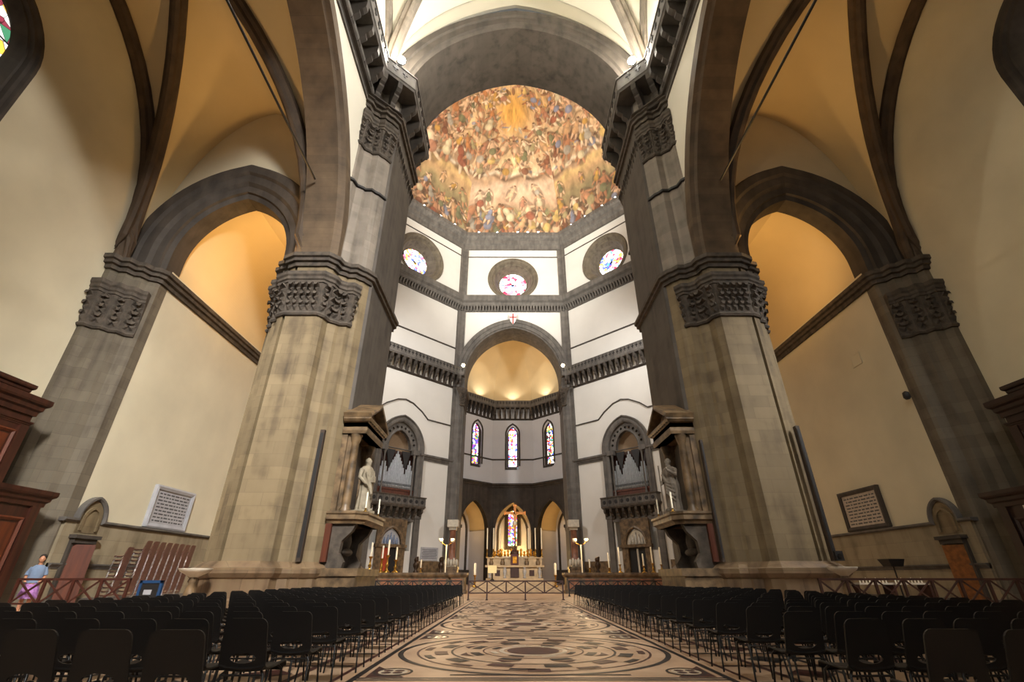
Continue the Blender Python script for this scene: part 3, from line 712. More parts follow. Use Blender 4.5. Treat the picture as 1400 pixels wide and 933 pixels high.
# ================================================================== DOME
def fresco(W, H, seed, mid):
    """generic crowd painting: sky bands, clouds and little figures; rows from the cornice up"""
    rg = np.random.RandomState(seed)
    hx = lambda s: np.array(hexc(s)[:3])
    y = np.linspace(0, 1, H)[:, None]; x = np.linspace(-1, 1, W)[None, :]
    def noise(k, sx, sy):
        n = np.zeros((H, W))
        for o in range(4):
            g = rg.rand(int(sy*2**o)+2, int(sx*2**o)+2)
            yy = np.linspace(0, g.shape[0]-1.001, H); xx = np.linspace(0, g.shape[1]-1.001, W)
            yi, xi = yy.astype(int), xx.astype(int); fy, fx = (yy-yi)[:, None], (xx-xi)[None, :]
            n += (g[yi][:, xi]*(1-fy)*(1-fx)+g[yi+1][:, xi]*fy*(1-fx)+g[yi][:, xi+1]*(1-fy)*fx+g[yi+1][:, xi+1]*fy*fx)/2**o
        return n/1.875
    stops = [(0, '#6e4a34'), (.05, '#7d7048'), (.13, '#8a8a58'), (.17, '#b79a74'), (.21, '#d0a888'), (.30, '#d9b99c'), (.345, '#b89472'), (.38, '#dcb890'), (.5, '#dcb588'), (.62, '#e2bc8c'), (.75, '#d8aa6a'), (.85, '#d8c09a'), (1, '#c8a880')]
    if mid != 0: stops = [(0, '#6a2c1c'), (.06, '#8a3f28'), (.12, '#7d6244'), (.2, '#9a8a60'), (.27, '#c8a070'), (.32, '#dcb878')]+stops[6:]
    P = np.zeros((H, W, 3)); n0 = noise(0, 5, 8)
    yy = np.clip(y+(n0-.5)*.09, 0, 1)
    if mid == 0: yy = yy+0*x
    for c in range(3):
        P[..., c] = np.interp(yy, [s[0] for s in stops], [hx(s[1])[c] for s in stops])
    n1 = noise(1, 9, 12); n2 = noise(2, 16, 22)
    P *= (.72+.56*n1)[..., None]*(.8+.4*n2)[..., None]
    # cloud ledge
    led = np.exp(-((y-.345-.03*(x if mid == 0 else .6)**2-.012*np.sin(9*x))/.012)**2)*.75
    P = P*(1-led[..., None])+led[..., None]*hx('#6a4c34')*(.6+.9*n2[..., None])
    for t0, w0, c0 in ((.365, .010, '#efe0c4'), (.565, .012, '#c9ae88'), (.545, .006, '#7a5a3c')):
        led = np.exp(-((y-t0-.02*x*x-.010*np.sin(11*x+seed))/w0)**2)*.7
        P = P*(1-led[..., None])+led[..., None]*hx(c0)*(.6+.8*n2[..., None])
    if mid == 0:
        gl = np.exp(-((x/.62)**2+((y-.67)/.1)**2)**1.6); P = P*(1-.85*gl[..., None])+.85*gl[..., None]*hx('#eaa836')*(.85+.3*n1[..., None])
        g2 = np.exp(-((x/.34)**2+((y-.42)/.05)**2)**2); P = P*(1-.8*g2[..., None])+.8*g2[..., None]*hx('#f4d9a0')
    skin = [hx(s) for s in ('#d8a27a', '#c98a62', '#e8bd96', '#b5754e', '#f0d0ac')]
    cloth = [hx(s) for s in ('#9a4a30', '#8088a0', '#c8963c', '#6f7450', '#b87a5c', '#dcb868', '#b0a898', '#7a4228', '#d8c8a0', '#b8743c', '#a89a6c', '#cfa070', '#e0b890')]
    ASP = .25
    def stamp(cx, cy, rx, ry, col, ang=0, al=.9):
        R = max(rx, ry)*1.25
        x0, x1 = int(max(0, (cx-R+1)/2*W)), int(min(W, (cx+R+1)/2*W+2)); y0, y1 = int(max(0, (cy-R*ASP)*H)), int(min(H, (cy+R*ASP)*H+2))
        if x1 <= x0 or y1 <= y0: return
        X = x[:, x0:x1]-cx; Y = (y[y0:y1]-cy)/ASP
        u = X*math.cos(ang)+Y*math.sin(ang); v = -X*math.sin(ang)+Y*math.cos(ang)
        q = (u/rx)**2+(v/ry)**2
        a = np.clip((1.2-q)*3, 0, 1)*al
        sh = (1.12-.35*q-.22*(u/rx+.0))
        P[y0:y1, x0:x1] = P[y0:y1, x0:x1]*(1-a[..., None])+a[..., None]*col*np.clip(sh, .3, 1.3)[..., None]
    DU = lambda t: 65-70*t*t; ASPF = lambda t: (65-70*t*t)/(222+110*t); ASP = .25
    def figure(cx, cy, h):
        nonlocal ASP; ASP = ASPF(cy)
        k = rg.rand(); lean = rg.uniform(-.7, .7); sk = skin[rg.randint(len(skin))]; cl = cloth[rg.randint(len(cloth))]
        dx, dy = math.sin(lean), math.cos(lean); A = lambda a, b: (cx+(a*dy+b*dx)*h, cy+(b*dy-a*dx)*h*ASP)
        p = A(0.02, -.05); stamp(p[0], p[1], h*.33, h*.6, hx('#4a2c1c'), -lean, .5)
        for sgn in (-1, 1):
            p = A(sgn*.12, -.38); stamp(p[0], p[1], h*.07, h*.24, sk*.92, -lean+sgn*rg.uniform(0, .5))
            p = A(sgn*.2, .22); stamp(p[0], p[1], h*.05, h*.2, sk, -lean+sgn*rg.uniform(.3, 1.5))
        p = A(0, .16); stamp(p[0], p[1], h*.14, h*.22, sk if k < .5 else cl, -lean)
        p = A(0, -.14); stamp(p[0], p[1], h*.19, h*.2, cl, -lean+rg.uniform(-.6, .6))
        p = A(0, .47); stamp(p[0], p[1], h*.085, h*.1, sk*.9, -lean); p = A(0, .53); stamp(p[0], p[1], h*.08, h*.06, hx('#6a4428'), -lean)
    for i in range(520):
        cy = rg.choice([rg.uniform(.02, .17), rg.uniform(.36, .9)]); cx = rg.uniform(-1, 1); ASP = ASPF(cy); px = 65-70*cy*cy
        if mid == 0 and (cx/.6)**2+((cy-.68)/.1)**2 < .7: continue
        c = (skin+cloth+[hx('#4a2c1c'), hx('#5a3a24'), hx('#6a4a30')])[rg.randint(len(skin)+len(cloth)+3)]
        stamp(cx, cy, rg.uniform(.8, 2.2)/px, rg.uniform(2, 6)/px, c, rg.uniform(0, 3.1), .75)
    rows = [(.03, 20, .5), (.075, 26, .55), (.135, 26, .7), (.2, 22, 1.6), (.26, 18, 1.8), (.395, 32, .75), (.46, 24, .7), (.51, 20, .62), (.60, 24, .7), (.655, 19, .65), (.70, 17, .65), (.76, 15, .65), (.83, 12, .65)]
    for cy, px, gap in rows:
        n = max(2, int(2*DU(cy)/(px*gap)))
        for i in range(n):
            cx = -1+2*(i+.5+rg.uniform(-.4, .4))/n
            if mid == 0 and ((cx/.6)**2+((cy-.68)/.1)**2 < 1.0): continue
            figure(cx, cy+rg.uniform(-.02, .02), px/DU(cy)*rg.uniform(.75, 1.25))
    P *= np.clip(.66+.34*y/.42, 0, 1)[..., None]  # paint darkened towards the base to offset flood spill there
    n3 = noise(3, 26, 34); P = P*(.45+1.0*n3)[..., None]; P = P*.9+.1*hx('#f2dcb8')*(.5+P.mean(2, keepdims=True))
    return np.clip(P, 0, 1)
mfr, nt, bs = nodes('painted_plaster'); bs.inputs['Roughness'].default_value = .85
at = nt.nodes.new('ShaderNodeVertexColor'); at.layer_name = 'paint'; lk(nt, at.outputs['Color'], bs.inputs['Base Color'])
DR, DZ = 38.0, 64.0; DA = math.acos((14.25+3)/DR)
for k, nm in ((0, 'east'), (1, 'northeast'), (-1, 'southeast'), (2, 'north'), (-2, 'south'), (3, 'northwest'), (-3, 'southwest'), (4, 'west')):
    W, H = (230, 300) if abs(k) <= 1 else (110, 150)
    fm = oct_frame(k); vs = []
    for j in range(H):
        th = DA*j/(H-1); r = AP-DR+DR*math.cos(th)
        for i in range(W):
            vs.append(fm(-(2*i/(W-1)-1)*r*math.tan(PI/8), AP-r, DZ+DR*math.sin(th)))
    mb = MB(); mb.add(vs, [(j*W+i, j*W+i+1, (j+1)*W+i+1, (j+1)*W+i) for j in range(H-1) for i in range(W-1)], 0, True)
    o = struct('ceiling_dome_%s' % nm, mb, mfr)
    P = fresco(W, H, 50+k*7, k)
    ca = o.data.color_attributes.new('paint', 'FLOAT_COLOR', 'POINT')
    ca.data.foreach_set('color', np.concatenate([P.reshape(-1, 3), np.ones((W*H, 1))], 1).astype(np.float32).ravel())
mb = MB(); mb.prism([(3.4*math.cos(PI/8+i*PI/4), OC+3.4*math.sin(PI/8+i*PI/4)) for i in range(8)], 97.6, 98); struct('ceiling_dome_top', mb, M['plaster'])
# ================================================================== FIGURES
def remesh(o, vox):
    md = o.modifiers.new('Remesh', 'REMESH'); md.mode = 'VOXEL'; md.voxel_size = vox; md.use_smooth_shade = True
    return o
def loft(mb, secs, n=20, fold=0, nf=9, seed=0, mat=0):
    """stacked oval sections (z, rx, ry, cx, cy) with drapery folds"""
    rings = []
    for i, (z, rx, ry, cx, cy) in enumerate(secs):
        ring_ = []
        for k in range(n):
            t = 2*PI*k/n
            f = 1+fold*(1-i/len(secs))*math.sin(nf*t+seed+z*1.7)
            ring_.append((cx+rx*f*math.cos(t), cy+ry*f*math.sin(t), z))
        rings.append(ring_)
    mb.rings(rings, mat)
def head(mb, c, s, beard=True, face=(0, -1)):
    """head of height about s at c (centre), looking along face"""
    c = Vector(c); f = Vector((face[0], face[1], 0)).normalized(); r = Vector((-f.y, f.x, 0)); u = Vector((0, 0, 1))
    R = Matrix((r, f, u)).transposed()
    mb.ball(c, (s*.36, s*.43, s*.5), 16, 12, R=R)
    mb.ball(c+f*s*.15-u*s*.25, (s*.26, s*.28, s*.25), 12, 8, R=R)            # jaw
    mb.tube([c+f*s*.42+u*s*.08, c+f*s*.53-u*s*.1, c+f*s*.42-u*s*.14], [s*.04, s*.075, s*.05], 6)   # nose
    for q in (-1, 1):
        mb.ball(c+r*q*s*.37-u*s*.03, (s*.05, s*.1, s*.13), 8, 6, R=R)        # ears
        mb.ball(c+f*s*.37+r*q*s*.15+u*s*.1, s*.07, 8, 6)                      # brow and eyes
    mb.tube([c+f*s*.41+r*s*.11-u*s*.24, c+f*s*.44-u*s*.25, c+f*s*.41-r*s*.11-u*s*.24], s*.035, 6)
    if beard:
        mb.ball(c+f*s*.28-u*s*.45, (s*.2, s*.18, s*.27), 10, 8, R=R)
        mb.ball(c-f*s*.1+u*s*.12, (s*.42, s*.46, s*.46), 12, 8, R=R)         # hair
def hand(mb, p, d, up, s):
    """open, slightly curled hand: palm, four fingers and a thumb"""
    p, d, up = Vector(p), Vector(d).normalized(), Vector(up).normalized(); w = d.cross(up).normalized()
    mb.tube([p, p+d*s*.5], [s*.2, s*.24], 8)
    for i, (o, L) in enumerate(((-.18, .42), (-.06, .5), (.06, .47), (.18, .36))):
        b = p+d*s*.48+w*s*o; mb.tube([b, b+d*s*L*.5-up*s*.03, b+d*s*L-up*s*.16], [s*.07, s*.065, s*.05], 6)
    b = p+d*s*.15-w*s*.2; mb.tube([b, b-w*s*.2+d*s*.15-up*s*.05, b-w*s*.25+d*s*.36-up*s*.1], [s*.08, s*.07, s*.055], 6)
def apostle(label, base, face, H, seed, arm):
    """robed stone saint; face is the direction it looks along in plan"""
    o = bpy.data.objects.new('stone_statue', None)
    b = MB(); s = H/2.5
    sw = .07*s
    secs = [(0, .36*s, .30*s, 0, 0), (.15*s, .37*s, .31*s, 0, 0), (.5*s, .33*s, .28*s, .01, 0), (.9*s, .34*s, .27*s, sw, 0), (1.2*s, .36*s, .27*s, sw, -.02*s), (1.5*s, .33*s, .25*s, .02*s, 0),
            (1.8*s, .36*s, .25*s, -.02*s, 0), (1.98*s, .38*s, .22*s, -.02*s, 0), (2.07*s, .27*s, .18*s, -.02*s, 0), (2.12*s, .12*s, .12*s, -.02*s, 0)]
    loft(b, secs, 36, .13, 9, seed)
    for q in range(5):      # slanting cloak folds
        b.tube([(-.34*s+.05*q*s, -.22*s, (1.75-.08*q)*s), (.02*s, -.30*s-.02*q*s, (1.3-.13*q)*s), (.34*s, -.18*s, (1.22-.2*q)*s)], [.05*s, .07*s, .04*s], 8)
    b.tube([(-.02*s, 0, 2.05*s), (-.02*s, -.02*s, 2.22*s)], [.12*s, .1*s], 10)
    head(b, (-.02*s, -.04*s, 2.33*s), .34*s, True)
    if arm == 'book':
        b.tube([(.36*s, 0, 1.92*s), (.46*s, -.05*s, 1.5*s), (.2*s, -.32*s, 1.42*s)], [.12*s, .11*s, .07*s], 10); hand(b, (.2*s, -.32*s, 1.42*s), (-1, -.2, .1), (0, -1, .2), .2*s)
        b.tube([(-.4*s, 0, 1.92*s), (-.5*s, -.02*s, 1.5*s), (-.3*s, -.3*s, 1.2*s)], [.12*s, .11*s, .07*s], 10); hand(b, (-.3*s, -.3*s, 1.2*s), (.5, -.5, -.6), (0, -1, .3), .2*s)
        b.box(-.08*s, .2*s, -.42*s, -.33*s, 1.3*s, 1.62*s)
    else:
        b.tube([(.36*s, 0, 1.92*s), (.52*s, -.15*s, 1.62*s), (.3*s, -.42*s, 1.85*s)], [.12*s, .11*s, .07*s], 10); hand(b, (.3*s, -.42*s, 1.85*s), (-.3, -.3, .9), (0, -1, 0), .2*s)
        b.tube([(-.4*s, 0, 1.92*s), (-.5*s, 0, 1.5*s), (-.38*s, -.28*s, 1.3*s)], [.12*s, .11*s, .07*s], 10); hand(b, (-.38*s, -.28*s, 1.3*s), (.6, -.5, -.3), (0, -1, .3), .2*s)
        b.tube([(-.42*s, -.3*s, .05*s), (-.36*s, -.36*s, 2.2*s)], .035*s, 8)
    for q in (-1, 1): b.ball((q*.15*s, -.3*s, .06*s), (.09*s, .17*s, .08*s), 10, 6)
    b.box(-.42*s, .42*s, -.42*s, .36*s, -.12*s, .03*s)
    a = math.atan2(face[1], face[0])+PI/2
    ca, sa = math.cos(a), math.sin(a)
    b.v = [(base[0]+x*ca-y*sa, base[1]+x*sa+y*ca, base[2]+.125*s+.02+z) for x, y, z in b.v]
    bpy.data.objects.remove(o)
    o = solo('stone_statue', b, plain('statue_stone_%d' % seed, '#8f846f' if seed == 1 else '#6f6558', .7, var=.25, scale=4), label, 'statue', base, 'apostle statues')
    return remesh(o, .022)
# ================================================================== AEDICULES ON THE PIERS
for m, side, lab in ((1, 'left', 'pedimented marble shrine on the left pier, mottled columns lit brown'), (-1, 'right', 'pedimented marble shrine on the right pier, in deep brown shadow')):
    x0, xb, ya, yb, yc = -8.66, -7.5, 22.15, 25.15, 23.65
    t = thing('marble_shrine', lab, 'shrine', (-8*m, yc, 0), 'pier shrines')
    b = MB(**MIR(m)); b.box(x0, -7.0, 21.95, 25.3, 0, 1.2); b.box(x0, -6.9, 21.85, 25.4, 1.2, 1.5); b.box(x0, -6.95, 21.9, 25.35, 0, .3); part('base_block', b, M['marble_p'], t)
    for y in (22.2, 24.75):
        b = MB(**MIR(m)); b.prism([(x0, 1.5), (-7.75, 1.5), (-7.7, 1.75), (-7.95, 2.1), (-7.9, 2.6), (-7.5, 3.0), (-7.35, 3.35), (x0, 3.35)], y, y+.32, m=lambda a, c, h: (a, h, c)); part('scrolled_support', b, M['carved'], t)
    b = MB(**MIR(m)); b.box(x0, -8.3, 22.6, 24.75, 1.5, 3.35); part('recess', b, M['dark'], t)
    b = MB(**MIR(m)); b.ball((-8.2, yc, 2.65), (.25, .55, .45), 12, 8); b.ball((-8.1, yc, 2.2), (.2, .8, .18), 12, 6); part('carved_arms', b, M['carved'], t)
    b = MB(**MIR(m)); b.box(x0, -8.4, 22.02, 22.18, 1.75, 3.3); part('side_panel', b, M['wood_r'], t, 'red-brown marble side panel')
    b = MB(**MIR(m)); b.sweep([(x0, 22.1), (-7.45, 22.1), (-7.15, 22.4), (-7.15, 25.1), (x0, 25.1)], [(-.4, 3.3), (.05, 3.3), (.1, 3.4), (.22, 3.48), (.22, 3.66), (.28, 3.72), (.28, 3.82), (-.4, 3.82)]); b.prism([(x0, 22.1), (-7.45, 22.1), (-7.15, 22.4), (-7.15, 25.1), (x0, 25.1)], 3.3, 3.8); part('ledge', b, M['marble_p'], t)
    b = MB(**MIR(m)); b.box(x0, -8.4, 22.2, 25.1, 3.8, 7.4); part('back_panel', b, M['marble_p'], t)
    b = MB(**MIR(m)); b.box(-8.4, -8.3, 22.75, 24.55, 3.8, 6.4); b.prism(arc2(yc, 6.4, .9, 0, PI, 12), -8.4, -8.3, m=lambda a, c, h: (h, a, c)); part('niche', b, M['dark'], t)
    for y in (22.45, 24.85):
        b = MB(**MIR(m)); b.lathe([(.27, 3.8), (.27, 3.95), (.2, 4.05), (.21, 4.2), (.215, 5.2), (.18, 7.0), (.2, 7.05), (.24, 7.2), (.27, 7.35), (.3, 7.42), (.3, 7.5)], 14, (-8.05, y, 0)); part('column', b, M['marble_p'], t)
    for y in (22.35, 24.65):
        b = MB(**MIR(m)); b.box(x0, -8.1, y, y+.3, 3.8, 7.45); part('pilaster', b, M['marble_p'], t)
    b = MB(**MIR(m)); rect = [(x0, ya), (xb, ya), (xb, yb), (x0, yb)]
    b.sweep(rect, [(-.5, 7.45), (0, 7.45), (.04, 7.6), (.04, 7.75), (.0, 7.78), (.0, 8.0), (.1, 8.05), (.2, 8.15), (.2, 8.22), (-.5, 8.22)]); b.prism(rect, 7.45, 8.2); part('entablature', b, M['marble_p'], t)
    b = MB(**MIR(m)); fm = lambda a, c, h: (h, a, c)
    b.sweep([(ya-.2, 8.2), (yc, 9.15), (yb+.2, 8.2)], [(-.02, x0), (-.02, xb+.22), (-.12, xb+.25), (-.24, xb+.2), (-.26, x0)], m=lambda a, c, h: (h, a, c))
    b.prism([(ya, 8.2), (yb, 8.2), (yc, 9.0)], x0, xb-.25, m=fm)
    part('pediment', b, M['marble_p'], t)
    b = MB(**MIR(m))
    for i in range(9): b.box(xb+.02, xb+.13, ya+.1+i*.34, ya+.24+i*.34, 8.03, 8.12)
    part('dentils', b, M['carved'], t)
    for y in (22.15, 24.4):
        c = thing('votive_candle', 'white candle on the ledge before the %s statue, %s side' % (('left', 'right')[m < 0], 'near' if y < 23 else 'far'), 'candle', (-7.12*m, y+.3, 3.82), 'shrine candles')
        b = MB(**MIR(m)); b.lathe([(.11, 3.82), (.11, 3.86), (.04, 3.9), (.04, 3.98), (.07, 4.0)], 10, (-7.1, y+.3, 0)); part('holder', b, M['brass'], c)
        b = MB(**MIR(m)); b.lathe([(.04, 4.0), (.04, 4.7), (.008, 4.72), (.006, 4.78)], 8, (-7.1, y+.3, 0)); part('candle_stick', b, M['wax'], c)
apostle('pale stone robed saint in the left pier shrine, holding a book', (-7.5, 23.25, 3.82), (1, -.45), 2.5, 1, 'book')
apostle('dark stone robed saint in the right pier shrine, one arm raised', (7.5, 23.25, 3.82), (-1, -.45), 2.5, 2, 'raise')
# ================================================================== ORGANS
for k, side in ((1, 'left'), (-1, 'right')):
    T = FR(oct_frame(k)); P0 = oct_frame(k)(0, .5, 0)
    # niche surround
    b = MB(**T)
    pa = parch(0, 3.1, 4.05, 18.4, 11.0, 10)
    b.sweep(pa, [(.05, -.6), (.05, .1), (-.15, .25), (-.4, .3), (-.5, .2), (-.7, .22), (-.8, .4), (-.95, .4), (-.98, -.1), (-.98, -.6)], m=AM)
    struct('trim', b, M['grey'])
    b = MB(**T); holes = []
    for i in range(11):
        a = PI*(i+.5)/11; holes.append(circ(2.52*math.cos(a), 18.75+2.75*math.sin(a)*1.0, .2, 8))
    b.panel(parch(0, 3.12, 4.05, 18.4, 18.2, 8), [parch(0, 1.9, 2.6, 18.5, 18.3, 8)]+holes, -.55, -.25)
    b.sweep(parch(0, 1.9, 2.6, 18.5, 18.3, 8), [(.0, -.8), (0, -.15), (-.15, -.1), (-.25, -.25), (-.25, -.8)], m=AM)
    struct('trim', b, M['grey'])
    b = MB(**T); b.panel(parch(0, 3.1, 4.05, 18.4, 18.0, 8), [], -1.4, -1.3); struct('trim', b, plain('tan_panel_'+side, '#8a735a', .9, var=.1))
    # string at the springing with small capitals
    b = MB(**T)
    for s in (-1, 1): b.box(s*2.75-.55, s*2.75+.55, -.5, .35, 17.6, 18.3); b.lathe([(.16, 11.6), (.2, 11.8), (.13, 12), (.12, 17), (.2, 17.4), (.25, 17.6)], 8, (s*2.5, .12, 0))
    struct('trim', b, M['grey'])
    t = thing('pipe_organ', 'pipe organ with silver pipes above the balcony on the %s white wall' % side, 'organ', P0, 'facing organs')
    b = MB(**T); b.box(-3.05, 3.05, -2.3, -1.0, 11.2, 18.0); part('case', b, M['wood_d'], t)
    b = MB(**T); b.box(-3.0, 3.0, -1.0, -.15, 11.2, 12.3); b.box(-3.05, 3.05, -1.0, -.05, 12.25, 12.5); part('base_panel', b, M['wood_r'], t, 'red-brown base panel')
    tops = []
    for i in range(25):
        s = -2.88+i*.24; a = abs(s)
        if a < 1.35: z = 17.9-2.5*(a/1.3)
        else: z = 16.8-2.2*abs(a-2.15)/.75
        q = MB(**T); r = .105
        q.tube([(s, -.5, 12.5), (s, -.5, 12.9)], [.03, r], 8); q.tube([(s, -.5, 12.9), (s, -.5, z)], r, 8); pp = part('pipe', q, M['pipe'], t)
        q = MB(**T); q.box(s-.05, s+.05, -.42, -.38, 13.0, 13.3); part('pipe_mouth', q, M['iron'], pp); tops.append((s, z))
    b = MB(**T)
    for c in (-1.33, 1.33, -2.95, 2.95):     # carved wooden points hanging between the towers
        b.prism([(c-.75, 17.95), (c+.75, 17.95), (c+.12, 15.6), (c, 15.2), (c-.12, 15.6)] if abs(c) < 2 else [(c-.12, 17.95), (c+.12, 17.95), (c, 15)], -.38, -.28, m=lambda a, c_, h: (a, h, c_))
    part('carved_valance', b, M['iron'], t)
    t = thing('organ_balcony', 'stone balcony on brackets under the organ pipes, %s wall' % side, 'balcony', P0, 'organ balconies')
    b = MB(**T); b.box(-4.5, 4.5, -.1, 1.25, 10.05, 10.3); b.box(-4.4, 4.4, 0, 1.15, 9.9, 10.05); b.box(-4.55, 4.55, -.1, 1.3, 11.35, 11.5); part('floor_slab', b, M['carved'], t)
    b = MB(**T); b.box(-4.4, 4.4, 1.05, 1.15, 10.3, 11.35); b.box(-4.4, -4.3, 0, 1.1, 10.3, 11.35); b.box(4.3, 4.4, 0, 1.1, 10.3, 11.35)
    for i in range(10): b.box(-4.46+i*.98, -4.3+i*.98, 1.12, 1.24, 10.3, 11.35)
    part('parapet', b, M['grey'], t)
    b = MB(**T)
    for i in range(9): b.prism(circ(-3.9+i*.98, 10.8, .26, 12), 1.14, 1.2, m=lambda a, c, h: (a, h, c))
    part('roundels', b, M['iron'], t)
    for i in range(9):
        q = MB(**T); c = -4.1+i*1.025
        bracket_bm(q, lambda a, d, z, c=c: (c+a, d, z), 8.5, 9.9, 1.1, .34); part('bracket', q, M['carved'], t)
    # pilasters, portal with lunette and door under the balcony
    b = MB(**T)
    for s in (-1, 1): b.box(s*3.85-.45, s*3.85+.45, -.05, .4, 0, 9.0); b.box(s*3.85-.55, s*3.85+.55, -.05, .5, 8.6, 9.0)
    b.box(-3.4, 3.4, 0, .25, 8.2, 8.6); struct('trim', b, M['grey'])
    b = MB(**T); b.panel([(-2.25, 0), (-2.25, 8.4), (2.25, 8.4), (2.25, 0)]+[(1.3, 0), (1.3, 4.6), (1.55, 5.0), (1.55, 5.3)]+parch(0, 1.5, 1.9, 5.3, None, 8)[::-1]+[(-1.55, 5.3), (-1.55, 5.0), (-1.3, 4.6), (-1.3, 0)], [], 0, .35)
    b.sweep(parch(0, 1.5, 1.9, 5.3, 5.2, 8), [(0, .05), (0, .4), (-.12, .5), (-.3, .45), (-.32, .05)], m=AM); b.box(-2.4, 2.4, 0, .55, 4.75, 5.15)
    dn = 'door_%d' % (1 if k > 0 else 2)
    d = struct(dn, b, M['marble_p'])
    b = MB(**T); b.panel(parch(0, 1.5, 1.9, 5.15, None, 8), [], .05, .1); struct('lunette', b, M['marble_g'] if k > 0 else M['marble_w'], d)
    b = MB(**T)     # small relief figures in the lunette
    for i in range(-2, 3):
        h = 1.5-abs(i)*.32
        b.lathe([(.16, 5.2), (.2, 5.2+h*.3), (.14, 5.2+h*.7), (.05, 5.2+h*.76), (.1, 5.2+h*.85), (.02, 5.2+h)], 8, (i*.48, .14, 0))
    struct('relief', b, plain('glazed_blue_'+side, '#6d7a94' if k > 0 else '#b9b4aa', .4, var=.3), d)
    b = MB(**T); b.box(-1.3, 1.3, -.3, .05, 0, 4.75); struct('opening', b, M['iron'], d)
    if k > 0:
        b = MB(**T)
        for i in range(7): b.tube([(.2+i*.16, .16, 1.6), (.2+i*.16, .16, 4.7)], .09, 8)
        struct('red_curtain', b, plain('red_curtain', '#a8401c', .8, var=.2), d)
    else:
        b = MB(**T); b.box(-.12, .12, .02, .14, 0, 4.6); struct('door_post', b, M['marble_w'], d)
    # small inscribed wall panel beside the portal and a lower wainscot
    b = MB(**T); b.box(-HW+.9, -4.6, 0, .12, 0, 3.2); b.box(4.6, HW-.9, 0, .12, 0, 3.2); struct('baseboard_%s' % ('northeast' if k > 0 else 'southeast'), b, M['marble_p'])
    t = thing('wall_tablet', 'small grey inscribed tablet low on the white wall beside the %s organ portal' % side, 'plaque', oct_frame(k)(-6.6, .1, 4), 'organ wall tablets')
    b = MB(**T); b.box(-8.1, -5.1, .0, .12, 3.3, 5.0); part('slab', b, M['marble_g'], t)
    b = MB(**T)
    for i in range(6): b.box(-7.9+.1*(i % 2), -5.3-.1*((i+1) % 2), .12, .13, 3.55+i*.22, 3.62+i*.22)
    part('lettering', b, M['text'], t)
# ================================================================== CHOIR, ALTAR
for m, side in ((1, 'left'), (-1, 'right')):
    t = thing('choir_screen', 'low marble choir wall with a moulded top, %s of the altar steps' % side, 'choir wall', (-8*m, 42, 0), 'choir walls')
    path = [(-16.5, 48), (-12.2, 41.8), (-5.2, 41.8), (-5.2, 41.5), (-4.1, 41.5), (-4.1, 43.2)]
    b = MB(**MIR(m)); b.sweep(path, [(-.5, 0), (.12, 0), (.12, .2), (0, .26), (0, 1.15), (-.5, 1.15)]); part('wall_body', b, M['marble_p'], t)
    b = MB(**MIR(m)); b.sweep(path, [(-.55, 1.15), (.05, 1.15), (.14, 1.25), (.2, 1.36), (.2, 1.5), (-.55, 1.5)]); part('coping', b, M['marble_p'], t)
    b = MB(**MIR(m)); 
    mpn = plain('choir_panel_'+side, '#8a5a3c', .5, var=.5, scale=3)
    for i in range(7):
        b = MB(**MIR(m)); b.box(-12+i*1.12, -11.2+i*1.12, 41.74, 41.81, .35, 1.05) if i < 6 else b.box(-5.1, -4.25, 41.44, 41.51, .35, 1.05); part('inlaid_panel', b, mpn, t)
M['altar'] = plain('altar_marble', '#b9a382', .45, var=.25, scale=2.5)
# altar steps and platform
t = thing('altar_platform', 'pale stepped marble platform below the high altar', 'steps', (0, 47, 0))
for i in range(4):
    b = MB(); b.box(-3.9+.12*i, 3.9-.12*i, 43.4+i*.7, 55, .22*i, .22*(i+1)); part('step', b, M['altar'], t)
ZA = .88
t = thing('high_altar', 'long pale marble altar with dark inlaid panels and balusters', 'altar', (0, 50, ZA))
b = MB(); b.box(-2.75, 2.75, 49.4, 51, ZA, ZA+.2); b.box(-2.6, 2.6, 49.55, 50.9, ZA+.2, ZA+1.15); part('body', b, M['altar'], t)
b = MB(); b.box(-2.85, 2.85, 49.3, 51.0, ZA+1.15, ZA+1.32); part('mensa', b, M['altar'], t)
b = MB(); b.box(-2.7, 2.7, 50.3, 50.9, ZA+1.32, ZA+1.95); b.box(-2.8, 2.8, 50.2, 50.95, ZA+1.95, ZA+2.05); part('retable_step', b, M['altar'], t)
for i, s in enumerate((-1.65, 1.65)):
    b = MB(); b.box(s-.24, s+.24, 49.5, 49.56, ZA+.4, ZA+.9); part('inlay_panel', b, M['wood_d'], t)
for s in (-2.4, -.95, .95, 2.4):
    b = MB(); b.lathe([(.1, ZA+.2), (.16, ZA+.28), (.06, ZA+.38), (.15, ZA+.62), (.2, ZA+.8), (.08, ZA+1.0), (.16, ZA+1.14)], 12, (s, 49.45, 0)); part('baluster', b, M['marble_g'], t)
for s in (-2.3, -1.2, 1.2, 2.3):
    b = MB(); b.lathe([(.2, ZA+1.35), (.22, ZA+1.6), (.12, ZA+1.8), (.18, ZA+1.93)], 12, (s, 50.24, 0)); part('carved_boss', b, M['marble_p'], t)
b = MB(); b.box(-.42, .42, 49.46, 49.6, ZA+.25, ZA+1.1); part('centre_panel', b, M['wood_d'], t)
t = thing('tabernacle', 'dark red domed tabernacle at the middle of the altar', 'tabernacle', (0, 50, ZA+1.32))
b = MB(); b.box(-.38, .38, 49.5, 50.18, ZA+1.33, ZA+2.3); part('body', b, plain('dark_red_marble', '#4a1810', .4, var=.3), t)
b = MB(); b.lathe([(.4, ZA+2.3), (.42, ZA+2.4), (.36, ZA+2.55), (.2, ZA+2.72), (.06, ZA+2.78), (.05, ZA+2.9)], 16, (0, 49.84, 0)); part('dome', b, M['wood_d'], t)
b = MB(); b.box(-.2, .2, 49.47, 49.5, ZA+1.5, ZA+2.1); part('door', b, M['gold'], t)
